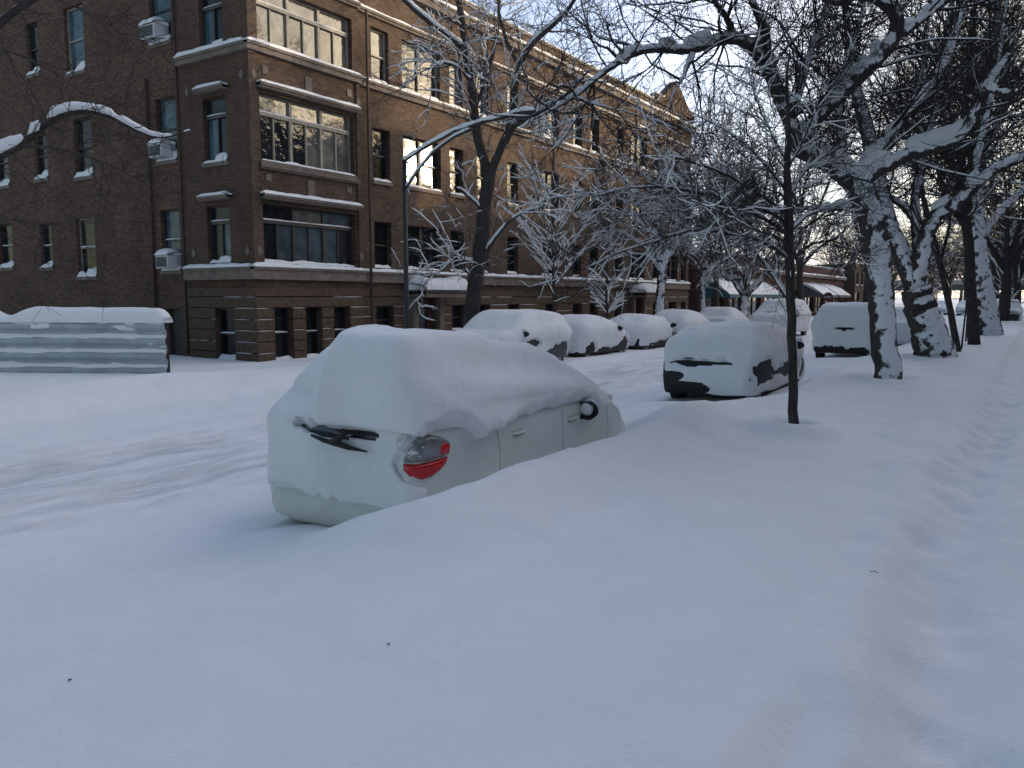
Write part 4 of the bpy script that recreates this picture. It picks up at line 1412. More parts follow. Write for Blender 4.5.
for k, (x, y, lab, pt) in enumerate([(-9.0, 98, 'tiny snow-topped car far down the street, left of the slanting thin trunk', 'paint_silver'), (-6.2, 96, 'tiny snow-topped car far down the street, right of the slanting thin trunk', 'paint_silver'),
                                 (-12.4, 47, 'snow-covered car by the far kerb in front of the shops', 'paint_grey')]):
    make_car('parked_car', lab, 'car', x, y, 4.2, 1.8, 'sedan', pt, -1, masks=[(0, 0, .5, 1.0, .3, .12)], top=.15, side=.06, seed=30 + k, voxel=.09)
make_car('parked_car', 'dark green car with bare sides at the right edge, beyond the path', 'car', -1.75, 62.0, 4.6, 1.85, 'suv', 'paint_green', -1,
         masks=[(0, 0, .65, 1.2, .6, .38), (-.9, 1, .6, .3, 2.5, .4)], top=.12, side=.04, seed=41, voxel=.06)

# ------------------------------------------------------------------ trees
def norm(a): return a / (np.linalg.norm(a, axis=-1, keepdims=True) + 1e-9)


def tubes(P, R, sides):
    """P (M,K,3) R (M,K) -> V,F"""
    Mn, K = R.shape
    T = np.empty_like(P)
    T[:, 1:-1] = P[:, 2:] - P[:, :-2]
    T[:, 0] = P[:, 1] - P[:, 0]
    T[:, -1] = P[:, -1] - P[:, -2]
    T = norm(T)
    ref = np.zeros((Mn, 1, 3)); ref[..., 2] = 1
    vert = np.abs(T[:, :, 2]).mean(1) > .8
    ref[vert] = [1, 0, 0]
    A = norm(np.cross(T, np.broadcast_to(ref, T.shape)))
    B = np.cross(T, A)
    th = 2 * np.pi * np.arange(sides) / sides
    V = P[:, :, None, :] + R[:, :, None, None] * (np.cos(th)[None, None, :, None] * A[:, :, None, :] + np.sin(th)[None, None, :, None] * B[:, :, None, :])
    idx = np.arange(Mn * K * sides).reshape(Mn, K, sides)
    nxt = np.roll(idx, -1, axis=2)
    F = np.stack([idx[:, :-1], nxt[:, :-1], nxt[:, 1:], idx[:, 1:]], -1).reshape(-1, 4)
    return V.reshape(-1, 3), F


class Tree:
    def __init__(s, seed):
        s.g = np.random.default_rng(seed)
        s.levels = []

    def resample(s, pts, rads, K):
        pts = np.array(pts, float)
        d = np.r_[0, np.cumsum(np.linalg.norm(np.diff(pts, axis=0), axis=1))]
        t = np.linspace(0, d[-1], K)
        # catmull-like smoothing by interpolating then relaxing
        P = np.stack([np.interp(t, d, pts[:, k]) for k in range(3)], 1)
        for _ in range(2): P[1:-1] = .5 * P[1:-1] + .25 * (P[:-2] + P[2:])
        L = d[-1]
        R = np.interp(t, np.linspace(0, d[-1], len(rads)), rads)
        rn = s.g.normal(size=K); rn[1:-1] = (rn[:-2] + rn[1:-1] + rn[2:]) / 3
        R = R * (1 + .035 * rn)
        P[1:-1] += s.g.normal(0, 1, (K - 2, 3)) * (.004 + .05 * R[1:-1])[:, None]
        return P, R

    def limbs(s, lst, K=22):
        P, R = zip(*[s.resample(p, r, K) for p, r in lst])
        s.levels.append((np.array(P), np.array(R)))

    def grow(s, level, n, length, r0, r1=.003, tmin=.15, tmax=1.0, spread=(35, 75), K=7, wander=.18, up=.0, bias=None, biasw=0.0, lr_t=.4, rmax=.6, sel=None, vary=.45):
        P, R = s.levels[level]
        if sel is not None: P, R = P[sel], R[sel]
        Mn, Kp = R.shape
        g = s.g
        seglen = np.linalg.norm(P[:, -1] - P[:, 0], axis=1)
        w = np.maximum(seglen, 1e-3)
        cnt = max(1, int(n)) if n >= 1 else 1
        par = np.repeat(np.arange(Mn), cnt) if level > 0 else g.choice(Mn, size=Mn * cnt, p=w / w.sum())
        N_ = len(par)
        t = tmin + (tmax - tmin) * g.random(N_)
        fi = t * (Kp - 1)
        i0 = np.minimum(fi.astype(int), Kp - 2)
        fr = (fi - i0)[:, None]
        p = P[par, i0] * (1 - fr) + P[par, i0 + 1] * fr
        rr = R[par, i0]
        T = norm(P[par, i0 + 1] - P[par, i0])
        rnd = norm(g.normal(size=(N_, 3)))
        perp = norm(np.cross(T, rnd))
        ang = np.radians(g.uniform(*spread, N_))[:, None]
        D = T * np.cos(ang) + perp * np.sin(ang)
        D[:, 2] += up
        if bias is not None: D += np.array(bias) * biasw
        D = norm(D)
        L = length * (1 - lr_t * t) * g.uniform(1 - vary, 1 + vary, N_)
        Q = np.empty((N_, K, 3)); Q[:, 0] = p
        d = D.copy()
        for k in range(1, K):
            d = norm(d + g.normal(0, wander, (N_, 3)) + np.array([0, 0, up * .25]))
            Q[:, k] = Q[:, k - 1] + d * (L / (K - 1))[:, None]
        rs = np.minimum(np.full(N_, r0) * g.uniform(.7, 1.2, N_), rr * rmax + .0015)
        RR = rs[:, None] * (1 - np.linspace(0, 1, K)[None] ** .8) + np.minimum(r1, rs)[:, None] * np.linspace(0, 1, K)[None] ** .8
        s.levels.append((Q, RR))
        return len(s.levels) - 1

    def build(s, root, trunk_levels=1, barkmat='bark', twigmat='twig', snow=1.0, snowmin=.004, sides=(14, 7, 4, 3), th=(1.25, .004), origin=(0, 0, 0), snowlevels=None, p_snow=.8, snowsel=None):
        o3 = np.array(origin)
        def acc(levels, sd):
            Vs, Fs, b = [], [], 0
            for li, (P, R) in levels:
                V_, F_ = tubes(P - o3, R, sd[min(li, len(sd) - 1)])
                Vs.append(V_); Fs.append(F_ + b); b += len(V_)
            return np.concatenate(Vs), np.concatenate(Fs)
        Lv = list(enumerate(s.levels))
        link('trunk', mesh_np('trunk', *acc(Lv[:trunk_levels], sides)), root, M[barkmat])
        if Lv[trunk_levels:]:
            link('crown', mesh_np('crown', *acc(Lv[trunk_levels:], sides)), root, M[twigmat])
        if snow <= 0: return
        Vs, Fs, b = [], [], 0
        for li, (P, R) in Lv:
            if snowlevels is not None and li not in snowlevels: continue
            if li == 0 and snowsel is not None: P, R = P[snowsel], R[snowsel]
            Mn, K = R.shape
            if li == 0:
                Kf = K * 3
                t = np.linspace(0, K - 1, Kf); i0 = np.minimum(t.astype(int), K - 2); fr = (t - i0)
                P = P[:, i0] * (1 - fr)[None, :, None] + P[:, i0 + 1] * fr[None, :, None]
                R = R[:, i0] * (1 - fr) + R[:, i0 + 1] * fr
                K = Kf
            T = np.empty_like(P)
            T[:, 1:-1] = P[:, 2:] - P[:, :-2]; T[:, 0] = P[:, 1] - P[:, 0]; T[:, -1] = P[:, -1] - P[:, -2]
            T = norm(T)
            hf = np.sqrt(np.clip(1 - T[..., 2] ** 2, 0, 1))
            q = vnoise(P[..., 0] * 2.3 + P[..., 2] * 1.1, P[..., 1] * 2.3 + P[..., 2] * .7, 33) + .5 * vnoise(P[..., 0] * 9, P[..., 1] * 9 + P[..., 2] * 9, 34)
            have = np.clip((hf - .42) * 5 + q * 1.2, 0, 1) * np.clip((q + p_snow - .28) * 6, 0, 1)
            if li >= 2: have = have * (s.g.random((Mn, 1)) < p_snow)
            have[:, -1] *= .2; have[:, 0] *= .6
            rs = (R * (th[0] * .72 if li == 0 else .7) + th[1] * (1 + 1.2 * q)) * snow
            rs = np.minimum(rs, .14 if li == 0 else .09)
            rs = np.where(have > .05, np.maximum(rs * np.sqrt(have), R * .25), R * .2)
            Q = P.copy()
            Q[..., 2] += np.where(have > .05, R * .8 + rs * .5 * have, 0)
            V_, F_ = tubes(Q - o3, rs, 9 if li == 0 else 6 if li == 1 else 4)
            # drop snow rings wholly inside the bark
            hv = (have > .05)
            keep = (hv[:, :-1] | hv[:, 1:])
            sd = 9 if li == 0 else 6 if li == 1 else 4
            keep = np.repeat(keep.reshape(-1), sd)
            Vs.append(V_); Fs.append(F_[keep] + b); b += len(V_)
        if Vs:
            V_ = np.concatenate(Vs); F_ = np.concatenate(Fs)
            used = np.unique(F_); mp = np.zeros(len(V_), int); mp[used] = np.arange(len(used))
            link('snow', mesh_np('snow', V_[used], mp[F_]), root, M['tsnow'])


def tr(pts, d, dd=0.0):
    """trace of a limb: (px,py) list at ground distance d, receding by dd over its length; entries may carry own distance"""
    out = []
    n = len(pts)
    for i, p in enumerate(pts):
        out.append(at(p[0], p[1], p[2] if len(p) > 2 else d + dd * i / max(1, n - 1)))
    return out


def treeobj(name, pos, label, group=None, cat='tree'):
    return empty(name, pos, label, cat, group)


G_T = 'street trees along the near verge'
G_F = 'street trees along the far kerb'

# A: the big snow-plastered tree on the right
base = (-2.24, 16.24, hz(-2.24, 16.24) - .3)
root = treeobj('street_tree', base, 'large leaning tree right of centre, its trunk and limbs plastered with snow', G_T)
t = Tree(1)
d = 14.8
t.limbs([
    (tr([(889, 400), (887, 372), (884, 345), (882, 315), (881, 290), (878, 262), (875, 235), (868, 208), (858, 184)], d), [.27, .24, .225, .225, .225, .23, .23, .23, .225]),
    (tr([(860, 188), (846, 176), (828, 162), (806, 152), (797, 147)], d, -.4), [.19, .18, .17, .16, .14]),
    (tr([(799, 150), (791, 124), (780, 95), (769, 67), (752, 43), (733, 32), (714, 38), (693, 52), (676, 48), (658, 46), (637, 50), (618, 60), (598, 76), (573, 98)], d - .4, -2.0), [.13, .13, .125, .12, .115, .11, .105, .10, .085, .075, .065, .055, .04, .03]),
    (tr([(797, 150), (815, 116), (832, 100), (848, 88), (864, 72), (880, 56), (893, 43), (902, 30), (899, 14), (888, 2), (872, -8), (852, -8), (838, 6), (822, -4), (800, -30)], d - .3, -1.5), [.15, .15, .14, .14, .135, .13, .13, .12, .11, .10, .095, .09, .08, .07, .05]),
    (tr([(902, 33), (914, 24), (926, 14), (944, 2), (970, -20)], d - 1.0, .5), [.085, .075, .07, .06, .04]),
    (tr([(858, 184), (872, 172), (889, 163), (916, 151), (942, 143), (964, 137), (971, 120), (979, 103), (987, 86), (1000, 65), (1009, 52)], d, -1.2), [.16, .14, .13, .125, .12, .115, .10, .095, .09, .08, .07]),
    (tr([(862, 176), (874, 152), (888, 134), (903, 118), (918, 98), (940, 76), (955, 40), (962, 5), (975, -30)], d + .2, 1.5), [.12, .11, .10, .095, .085, .07, .055, .045, .03]),
    (tr([(838, 168), (842, 140), (838, 104), (846, 60), (862, 20), (868, -30)], d + .3, 1.2), [.09, .08, .07, .06, .045, .03]),
    (tr([(789, 122), (800, 90), (808, 60), (822, 20), (836, -30)], d - .6, .8), [.08, .07, .06, .045, .03]),
    (tr([(769, 67), (766, 40), (758, 15), (740, -20)], d - .9, -.6), [.07, .06, .05, .03]),
    (tr([(693, 53), (684, 75), (672, 96), (668, 110)], d - 1.6, -.4), [.05, .035, .02, .01]),
    (tr([(733, 31), (722, 10), (700, -20)], d - 1.2, -.6), [.06, .045, .03]),
    (tr([(573, 98), (555, 108), (538, 117), (520, 128)], d - 2.4, -.4), [.03, .022, .016, .008]),
    (tr([(573, 98), (600, 105), (640, 116), (665, 124)], d - 2.4, .3), [.022, .018, .014, .006]),
    (tr([(870, 205), (850, 205), (826, 210), (804, 207), (780, 214), (760, 212)], d, 1.0), [.10, .07, .055, .045, .03, .02]),
    (tr([(987, 88), (1005, 95), (1030, 92)], d - 1.1, -.5), [.05, .04, .03]),
], K=24)
# slanting snow ridge is handled by the driven-snow bark and the ledge snow
l1 = t.grow(0, 12, 2.0, .022, .005, .05, 1.0, (35, 80), 9, .16, .10, lr_t=.15, sel=slice(1, None))
l2 = t.grow(l1, 10, .95, .008, .003, .1, 1.0, (30, 70), 7, .18, .03)
l3 = t.grow(l2, 7, .48, .0042, .0022, .1, 1.0, (25, 60), 5, .2, .0)
t.build(root, 1, 'bark', 'twig', 1.0, th=(1.35, .006), origin=base, snowlevels=(0, 1), p_snow=.36)

# B: the forked tree behind it
base = (-2.08, 22.9, hz(-2.08, 22.9) - .3)
root = treeobj('street_tree', base, 'forked tree behind the large leaning one, two dark stems above a snowy foot', G_T)
t = Tree(2)
d = 20.3
t.limbs([
    (tr([(938, 372), (934, 350), (928, 330), (921, 308), (916, 288)], d), [.62, .48, .42, .38, .36]),
    (tr([(916, 290), (905, 262), (896, 240), (886, 222), (881, 196), (876, 168), (870, 140), (858, 100), (850, 50), (845, 0), (838, -40)], d, .6), [.26, .24, .23, .22, .20, .18, .15, .12, .1, .07, .05]),
    (tr([(916, 290), (920, 262), (924, 240), (929, 224), (938, 212), (949, 209), (962, 200), (972, 189), (984, 173), (998, 166), (1012, 161), (1030, 152), (1060, 140)], d, -1.5), [.25, .23, .21, .20, .19, .18, .17, .16, .14, .13, .12, .11, .08]),
    (tr([(917, 224), (908, 210), (899, 202), (886, 196), (872, 192)], d, .5), [.11, .1, .09, .08, .05]),
    (tr([(918, 256), (916, 226), (914, 200), (922, 160), (935, 110), (942, 60), (952, 0), (958, -40)], d + .3, 1.0), [.12, .12, .11, .10, .09, .07, .05, .03]),
    (tr([(972, 189), (975, 160), (985, 120), (996, 80), (1002, 30), (1010, -30)], d - .6, 1), [.11, .10, .08, .07, .05, .03]),
    (tr([(876, 168), (890, 140), (910, 110), (925, 60), (930, 0)], d + .5, .8), [.09, .08, .07, .05, .03]),
], K=22)
l1 = t.grow(0, 14, 2.4, .028, .006, .2, 1.0, (35, 80), 8, .16, .08, lr_t=.15, sel=slice(1, None))
l2 = t.grow(l1, 10, 1.15, .011, .004, .1, 1.0, (30, 70), 6, .18, .03)
l3 = t.grow(l2, 7, .6, .0055, .003, .1, 1.0, (25, 60), 5, .2, .0)
t.build(root, 1, 'bark', 'twig', 1.0, th=(1.2, .008), origin=base, snowlevels=(0, 1), p_snow=.45)

# C: two stout trunks further back
for k, (px, py, dd, lab, limbs_) in enumerate([
    (974, 344, 26.5, 'straight dark trunk on the near verge, left of the thickest far trunk',
     [([(975, 352), (974, 335), (972, 300), (970, 262), (967, 225), (962, 195), (960, 160), (964, 110), (972, 60), (975, 0)], [.20, .17, .16, .155, .15, .14, .12, .10, .07, .05]),
      ([(968, 232), (956, 214), (945, 196), (938, 170), (930, 120), (926, 60)], [.09, .08, .07, .06, .05, .03]),
      ([(962, 195), (972, 170), (990, 140), (1004, 100), (1012, 50)], [.08, .07, .06, .05, .03])]),
    (986, 334, 33.0, 'thickest far trunk on the near verge, frosted with snow, right of the straight one',
     [([(988, 342), (986, 325), (983, 300), (979, 268), (976, 236), (975, 205), (976, 170), (980, 130), (990, 80), (998, 20), (1000, -30)], [.62, .48, .40, .37, .35, .33, .30, .25, .2, .13, .08]),
      ([(977, 250), (990, 225), (1003, 210), (1018, 196), (1040, 180)], [.16, .13, .12, .11, .08]),
      ([(976, 215), (962, 188), (950, 160), (944, 120), (940, 70)], [.16, .13, .11, .09, .05]),
      ([(978, 160), (996, 130), (1010, 100), (1024, 60)], [.13, .1, .08, .05])]),
]):
    bp = at(px, py, dd)
    base = (bp[0], bp[1], bp[2] - .2)
    root = treeobj('street_tree', base, lab, G_T)
    t = Tree(20 + k)
    t.limbs([(tr(p, dd, 0 if i == 0 else 1.0), r) for i, (p, r) in enumerate(limbs_)], K=20)
    l1 = t.grow(0, 22, 3.0, .045, .008, .35, 1.0, (35, 75), 8, .16, .10, lr_t=.15)
    l2 = t.grow(l1, 10, 1.5, .018, .007, .1, 1.0, (30, 70), 6, .18, .03)
    l3 = t.grow(l2, 5, .8, .009, .005, .1, 1.0, (25, 60), 4, .2, .0)
    t.build(root, 1, 'bark' if k else 'bark_plain', 'twig', 1.0, th=(1.1, .015), origin=base, snowlevels=(0, 1), p_snow=.6)

# D: thin slanting young tree with its stakes
bp = at(957, 353, 22.5); base = (bp[0], bp[1], bp[2] - .15)
root = treeobj('young_tree', base, 'thin slanting young tree between the forked tree and the far trunks', G_T)
t = Tree(30)
t.limbs([(tr([(958, 358), (954, 330), (950, 305), (945, 285), (940, 262), (934, 240), (928, 215), (920, 190), (915, 150), (912, 110)], 22.5), [.10, .09, .085, .08, .075, .07, .06, .05, .035, .02]),
         (tr([(940, 262), (948, 235), (952, 205), (958, 170)], 22.5, .5), [.05, .04, .03, .015])], K=16)
l1 = t.grow(0, 14, 1.6, .018, .006, .4, 1.0, (25, 60), 7, .14, .25)
l2 = t.grow(l1, 7, .7, .009, .004, .1, 1.0, (25, 60), 5, .18, .05)
t.build(root, 1, 'bark_plain', 'twig', 1.0, origin=base, snowlevels=(0, 1), p_snow=.5)
for a, b_, dd, lab in [((961, 348), (968, 290), 23.5, 'thin stake leaning against the straight trunk, the nearer one'), ((966, 336), (969, 288), 28, 'thin pale stake beside the straight trunk, the farther one')]:
    p0, p1 = at(*a, dd), at(*b_, dd)
    mb = MB(); mb.tube([(0, 0, -.3), tuple(p1 - p0)], [.028, .022], 7)
    o = mb.build('stake', M['bark_plain'], None, smooth=True); o.location = tuple(p0)
    tag(o, lab, 'stake', 'stakes on the verge')

# E: the thin tree in front (right of the black car), low spreading snow-laden crown
base = (-2.22, 9.24, hz(-2.22, 9.24) - .2)
root = treeobj('thin_tree', base, 'thin dark tree alone in deep snow right of the black car, low crown', G_T)
t = Tree(4)
d = 8.94
limbs = [(tr([(794, 446), (794, 420), (793, 380), (792, 340), (791, 300), (790, 262), (789, 230), (788, 200), (786, 165), (788, 130), (786, 90), (790, 50)], d), [.065, .052, .05, .05, .05, .052, .05, .045, .035, .026, .018, .01]),
         (tr([(789, 300), (780, 288), (774, 276), (762, 262), (748, 240), (722, 226), (694, 218)], d, .8), [.036, .03, .026, .022, .018, .014, .007]),
         (tr([(790, 262), (775, 246), (752, 238), (724, 232), (700, 228), (672, 236), (640, 246), (610, 256), (584, 270), (566, 278)], d, -1.0), [.028, .024, .022, .02, .018, .016, .014, .012, .009, .005]),
         (tr([(789, 235), (770, 222), (744, 208), (714, 196), (684, 190), (650, 186), (618, 190), (594, 196)], d, -.8), [.03, .027, .024, .02, .017, .014, .01, .005]),
         (tr([(788, 215), (768, 200), (742, 182), (712, 168), (682, 158), (654, 156), (630, 160)], d, -1.2), [.026, .024, .02, .017, .014, .01, .005]),
         (tr([(789, 225), (764, 208), (730, 200), (700, 205), (670, 212), (640, 216), (615, 214), (596, 212)], d, .7), [.028, .024, .02, .017, .013, .01, .007, .004]),
         (tr([(788, 195), (772, 172), (752, 150), (728, 132), (706, 120), (690, 112)], d, .4), [.024, .02, .017, .014, .01, .005]),
         (tr([(788, 200), (800, 176), (818, 160), (836, 150), (856, 140)], d, .6), [.024, .02, .016, .012, .006]),
         (tr([(789, 232), (806, 216), (828, 206), (850, 200), (872, 196)], d, .4), [.026, .02, .016, .012, .006]),
         (tr([(790, 262), (806, 246), (826, 240), (846, 244), (862, 252)], d, -.5), [.024, .018, .014, .01, .005]),
         (tr([(787, 165), (770, 130), (756, 100), (748, 66)], d, .2), [.02, .016, .012, .006]),
         (tr([(788, 170), (804, 138), (818, 104), (826, 70)], d, -.3), [.018, .015, .011, .006]),
         (tr([(789, 248), (776, 236), (756, 230), (734, 220), (716, 210), (690, 200)], d, -1.8), [.022, .018, .014, .011, .008, .005]),
         ]
t.limbs(limbs, K=22)
t.levels[0] = (t.levels[0][0], t.levels[0][1] * np.r_[1, np.full(len(limbs) - 1, .72)][:, None])
l1 = t.grow(0, 22, .60, .0052, .003, .1, 1.0, (30, 70), 7, .16, .08, lr_t=.1, sel=slice(1, None))
l2 = t.grow(l1, 11, .28, .0028, .0014, .1, 1.0, (30, 65), 5, .2, .03)
l3 = t.grow(l2, 4, .14, .0018, .0012, .1, 1.0, (25, 60), 4, .2, .0)
t.build(root, 1, 'bark_plain', 'twig', 1.0, th=(1.0, .0035), origin=base, snowlevels=(0, 1, 2), p_snow=.34)

# F: the tree by the lamp
bp = at(470, 335, 24.0); base = (-14.2, 19.35, hz(-14.2, 19.35) - .2)
root = treeobj('street_tree', base, 'forked dark tree right of the street lamp, in front of the apartment windows', G_F)
t = Tree(5)
d = 24.0
t.limbs([
    (tr([(468, 372), (470, 345), (471, 318), (475, 290), (479, 262), (482, 235), (484, 210), (487, 188), (490, 172)], d), [.30, .26, .24, .23, .23, .22, .21, .20, .19]),
    (tr([(490, 175), (482, 155), (476, 132), (474, 105), (470, 78), (466, 50), (462, 24), (458, -5), (452, -40)], d, .5), [.15, .14, .135, .13, .12, .11, .1, .08, .06]),
    (tr([(490, 175), (496, 158), (505, 142), (512, 120), (514, 90), (518, 66), (528, 46), (545, 32), (562, 18), (575, 0), (590, -25)], d, -.8), [.14, .12, .11, .10, .095, .09, .08, .07, .06, .05, .03]),
    (tr([(468, 52), (455, 42), (440, 32), (424, 18), (408, 4), (390, -15)], d + .3, -.8), [.09, .08, .075, .07, .06, .05]),
    (tr([(505, 142), (514, 124), (530, 116), (548, 108), (566, 96), (590, 70)], d - .5, -1.2), [.10, .085, .07, .06, .05, .02]),
    (tr([(484, 255), (494, 240), (508, 222), (524, 212), (540, 208)], d, -.8), [.07, .05, .04, .03, .02]),
    (tr([(478, 262), (466, 262), (456, 256), (446, 246), (436, 232)], d, -.6), [.06, .05, .04, .03, .02]),
    (tr([(476, 288), (466, 270), (456, 258), (450, 262), (436, 275), (424, 284)], d, -1.0), [.05, .035, .028, .022, .016, .008]),
    (tr([(484, 212), (472, 200), (462, 190), (452, 186)], d, -.5), [.05, .04, .03, .015]),
    (tr([(474, 110), (484, 86), (492, 60), (498, 30), (500, -5)], d + .4, .4), [.07, .06, .05, .04, .03]),
    (tr([(518, 66), (508, 44), (500, 20), (496, -15)], d - .3, .5), [.06, .05, .04, .03]),
    (tr([(470, 80), (456, 66), (444, 62), (430, 66)], d, -.7), [.05, .04, .03, .015]),
], K=20)
l1 = t.grow(0, 10, 1.9, .020, .005, .1, 1.0, (30, 75), 9, .24, .06, lr_t=.15, sel=slice(1, None))
l2 = t.grow(l1, 8, .9, .010, .004, .1, 1.0, (30, 70), 6, .24, .02)
l3 = t.grow(l2, 4, .45, .005, .003, .1, 1.0, (25, 60), 4, .2, .0)
t.build(root, 1, 'bark_plain', 'twig_snowy', 1.0, th=(1.2, .012), origin=base, snowlevels=(0, 1, 2), p_snow=.5)


# G: young trees loaded with snow: an upright leader with rising side branches
def young(px, pybase, d, h_px, spread_px, label, seed, n1=46, snow=1.0, group=G_F, lean=0):
    b_ = at(px, pybase, d)
    g_ = hz(b_[0], b_[1])
    base = (b_[0], b_[1], g_ - .15)
    root = treeobj('young_tree', base, label, group)
    t = Tree(seed)
    H = h_px / FPX * d
    top_ = np.array([b_[0] + lean, b_[1], b_[2] + H])
    bb = np.array([b_[0], b_[1], g_ - .15])
    pts = [bb + (top_ - bb) * k / 5 + np.array([math.sin(k * 1.3 + seed) * .05, 0, 0]) for k in range(6)]
    t.limbs([(pts, [.075, .065, .055, .042, .028, .012])], K=20)
    S_ = spread_px / FPX * d
    t.grow(0, n1, S_, .024, .006, .22, .97, (38, 68), 8, .10, .18, lr_t=.55, vary=.25)
    t.grow(1, 7, S_ * .36, .010, .004, .12, 1.0, (25, 55), 5, .14, .10)
    t.grow(2, 4, S_ * .15, .007, .004, .1, 1.0, (25, 60), 4, .2, .0)
    t.build(root, 1, 'bark_plain', 'twig_snowy', snow, th=(1.3, .019), origin=base, snowlevels=(0, 1, 2), p_snow=.85)
    return root


young(553, 318, 28.1, 205, 74, 'young tree thick with snow, right of the forked tree by the lamp', 51, 42)
young(607, 312, 31.7, 84, 34, 'small bushy snow-laden sapling between the second and third far cars', 52, 22)

# H: far-kerb trees with spreading crowns
def spreading(px, pybase, d, forkpx, limbs_, label, seed, rad, n1=12, L1=2.6, snow=1.0, group=G_F, mat='bark', p=.7, l3n=4):
    b_ = at(px, pybase, d)
    base = (b_[0], b_[1], hz(b_[0], b_[1]) - .2)
    root = treeobj('street_tree', base, label, group)
    t = Tree(seed)
    L_ = [(tr([(px, pybase + 12), (px, pybase), forkpx], d), [rad * 1.3, rad, rad * .85])]
    for pts in limbs_:
        L_.append((tr([forkpx] + pts, d, random.uniform(-1.8, 1.8)), list(np.linspace(rad * .62, rad * .12, len(pts) + 1))))
    t.limbs(L_, K=18)
    t.grow(0, n1, L1, .030, .007, .1, 1.0, (30, 75), 9, .22, .06, lr_t=.15, sel=slice(1, None))
    t.grow(1, 10, L1 * .45, .013, .006, .1, 1.0, (30, 70), 6, .26, .02)
    t.grow(2, l3n, L1 * .22, .009, .006, .1, 1.0, (25, 60), 4, .2, .0)
    t.build(root, 1, mat, 'twig_snowy', snow, th=(1.1, .018), origin=base, snowlevels=(0, 1, 2), p_snow=p - .15)
    return root


spreading(659, 320, 35.0, (662, 268), [[(655, 250), (650, 232), (640, 205), (625, 180), (615, 160)], [(668, 245), (676, 228), (690, 200), (700, 170), (706, 140)], [(660, 240), (664, 205), (660, 170), (655, 130), (650, 100)], [(645, 245), (620, 232), (600, 228), (590, 215)], [(680, 240), (705, 225), (720, 220)]],
          'far-kerb tree with a snow-plastered fork, behind the third far car', 61, .20, n1=12, L1=2.4, p=.8)
spreading(704, 318, 41.0, (702, 276), [[(694, 262), (690, 240), (684, 210), (680, 170)], [(710, 262), (718, 240), (730, 205), (735, 160)], [(704, 250), (706, 215), (710, 170), (708, 130)], [(720, 262), (742, 250), (760, 235)]],
          'slender dark far-kerb tree left of the blue awning', 62, .15, n1=11, L1=2.4)
spreading(742, 327, 44.0, (745, 296), [[(735, 284), (729, 270), (727, 250), (720, 225), (712, 195)], [(745, 280), (746, 255), (748, 225), (752, 190), (750, 150)], [(756, 286), (766, 275), (775, 258), (790, 236), (805, 200)], [(750, 272), (760, 245), (775, 215), (782, 180)], [(738, 276), (728, 282), (716, 262)]],
          'vase-shaped snowy tree in front of the blue awning', 63, .26, n1=12, L1=3.0, p=.75)
spreading(716, 320, 52.0, (716, 270), [[(708, 240), (700, 205), (696, 170)], [(722, 240), (734, 205), (748, 170), (760, 130)], [(716, 240), (718, 195), (722, 150), (730, 110)]],
          'dark far-kerb tree at the left end of the blue awning', 64, .2, n1=12, L1=3.2, mat='bark_plain')
spreading(800, 318, 66.0, (800, 268), [[(790, 240), (778, 205), (770, 165), (765, 120)], [(806, 240), (820, 205), (834, 170), (845, 120)], [(800, 235), (800, 190), (802, 140)], [(815, 250), (840, 235), (860, 215)]],
          'far-kerb tree in front of the grey awnings', 65, .28, n1=12, L1=4.0, mat='bark_plain', p=.5)
spreading(866, 315, 84.0, (868, 268), [[(860, 240), (850, 205), (845, 160), (848, 110)], [(874, 240), (886, 205), (896, 160), (900, 110)], [(868, 230), (868, 190), (872, 130)]],
          'dark tree beyond the small tan block', 66, .35, n1=12, L1=5.0, mat='bark_plain', p=.4)

# I: trees beyond, on the near side and around the viaduct
proto = None
def far_tree(px, d, h, seed, label, rz=0, sc=1.0, dx=0):
    """copies of one far tree, parts and all"""
    global proto
    b_ = at(px, 310, d)
    if proto is None:
        base = (b_[0], b_[1], -.1)
        root = treeobj('distant_tree', base, label, 'bare trees beyond the street end')
        t = Tree(seed)
        bb = np.array(base)
        lim = [([bb, bb + [0.1, 0, 2.6], bb + [0, .1, 4.0]], [.42, .32, .28])]
        rg = np.random.default_rng(5)
        for k in range(7):
            a = k * 2 * math.pi / 7 + rg.uniform(-.3, .3)
            r_ = rg.uniform(1.8, 4.0)
            z_ = rg.uniform(8, 12)
            lim.append(([bb + [0, .1, 3.8], bb + [math.cos(a) * r_ * .35, math.sin(a) * r_ * .35, 6], bb + [math.cos(a) * r_ * .8, math.sin(a) * r_ * .8, z_ * .78], bb + [math.cos(a) * r_, math.sin(a) * r_, z_]], [.2, .15, .09, .03]))
        t.limbs(lim, K=14)
        t.grow(0, 12, 3.6, .05, .012, .25, 1.0, (30, 70), 6, .15, .12, lr_t=.2)
        t.grow(1, 9, 1.7, .024, .012, .1, 1.0, (30, 65), 5, .2, .03)
        t.grow(2, 4, .9, .014, .01, .1, 1.0, (25, 60), 3, .2, 0)
        t.build(root, 1, 'bark_plain', 'twig', 1.0, th=(1, .03), origin=base, snowlevels=(0, 1), p_snow=.5)
        proto = root
        return root
    r = proto.copy(); COL.objects.link(r)
    r.location = (b_[0], b_[1], -.1); r.rotation_euler = (0, 0, rz); r.scale = (sc, sc, sc)
    r['label'] = label
    for ch in proto.children:
        c = ch.copy(); COL.objects.link(c); c.parent = r
    return r


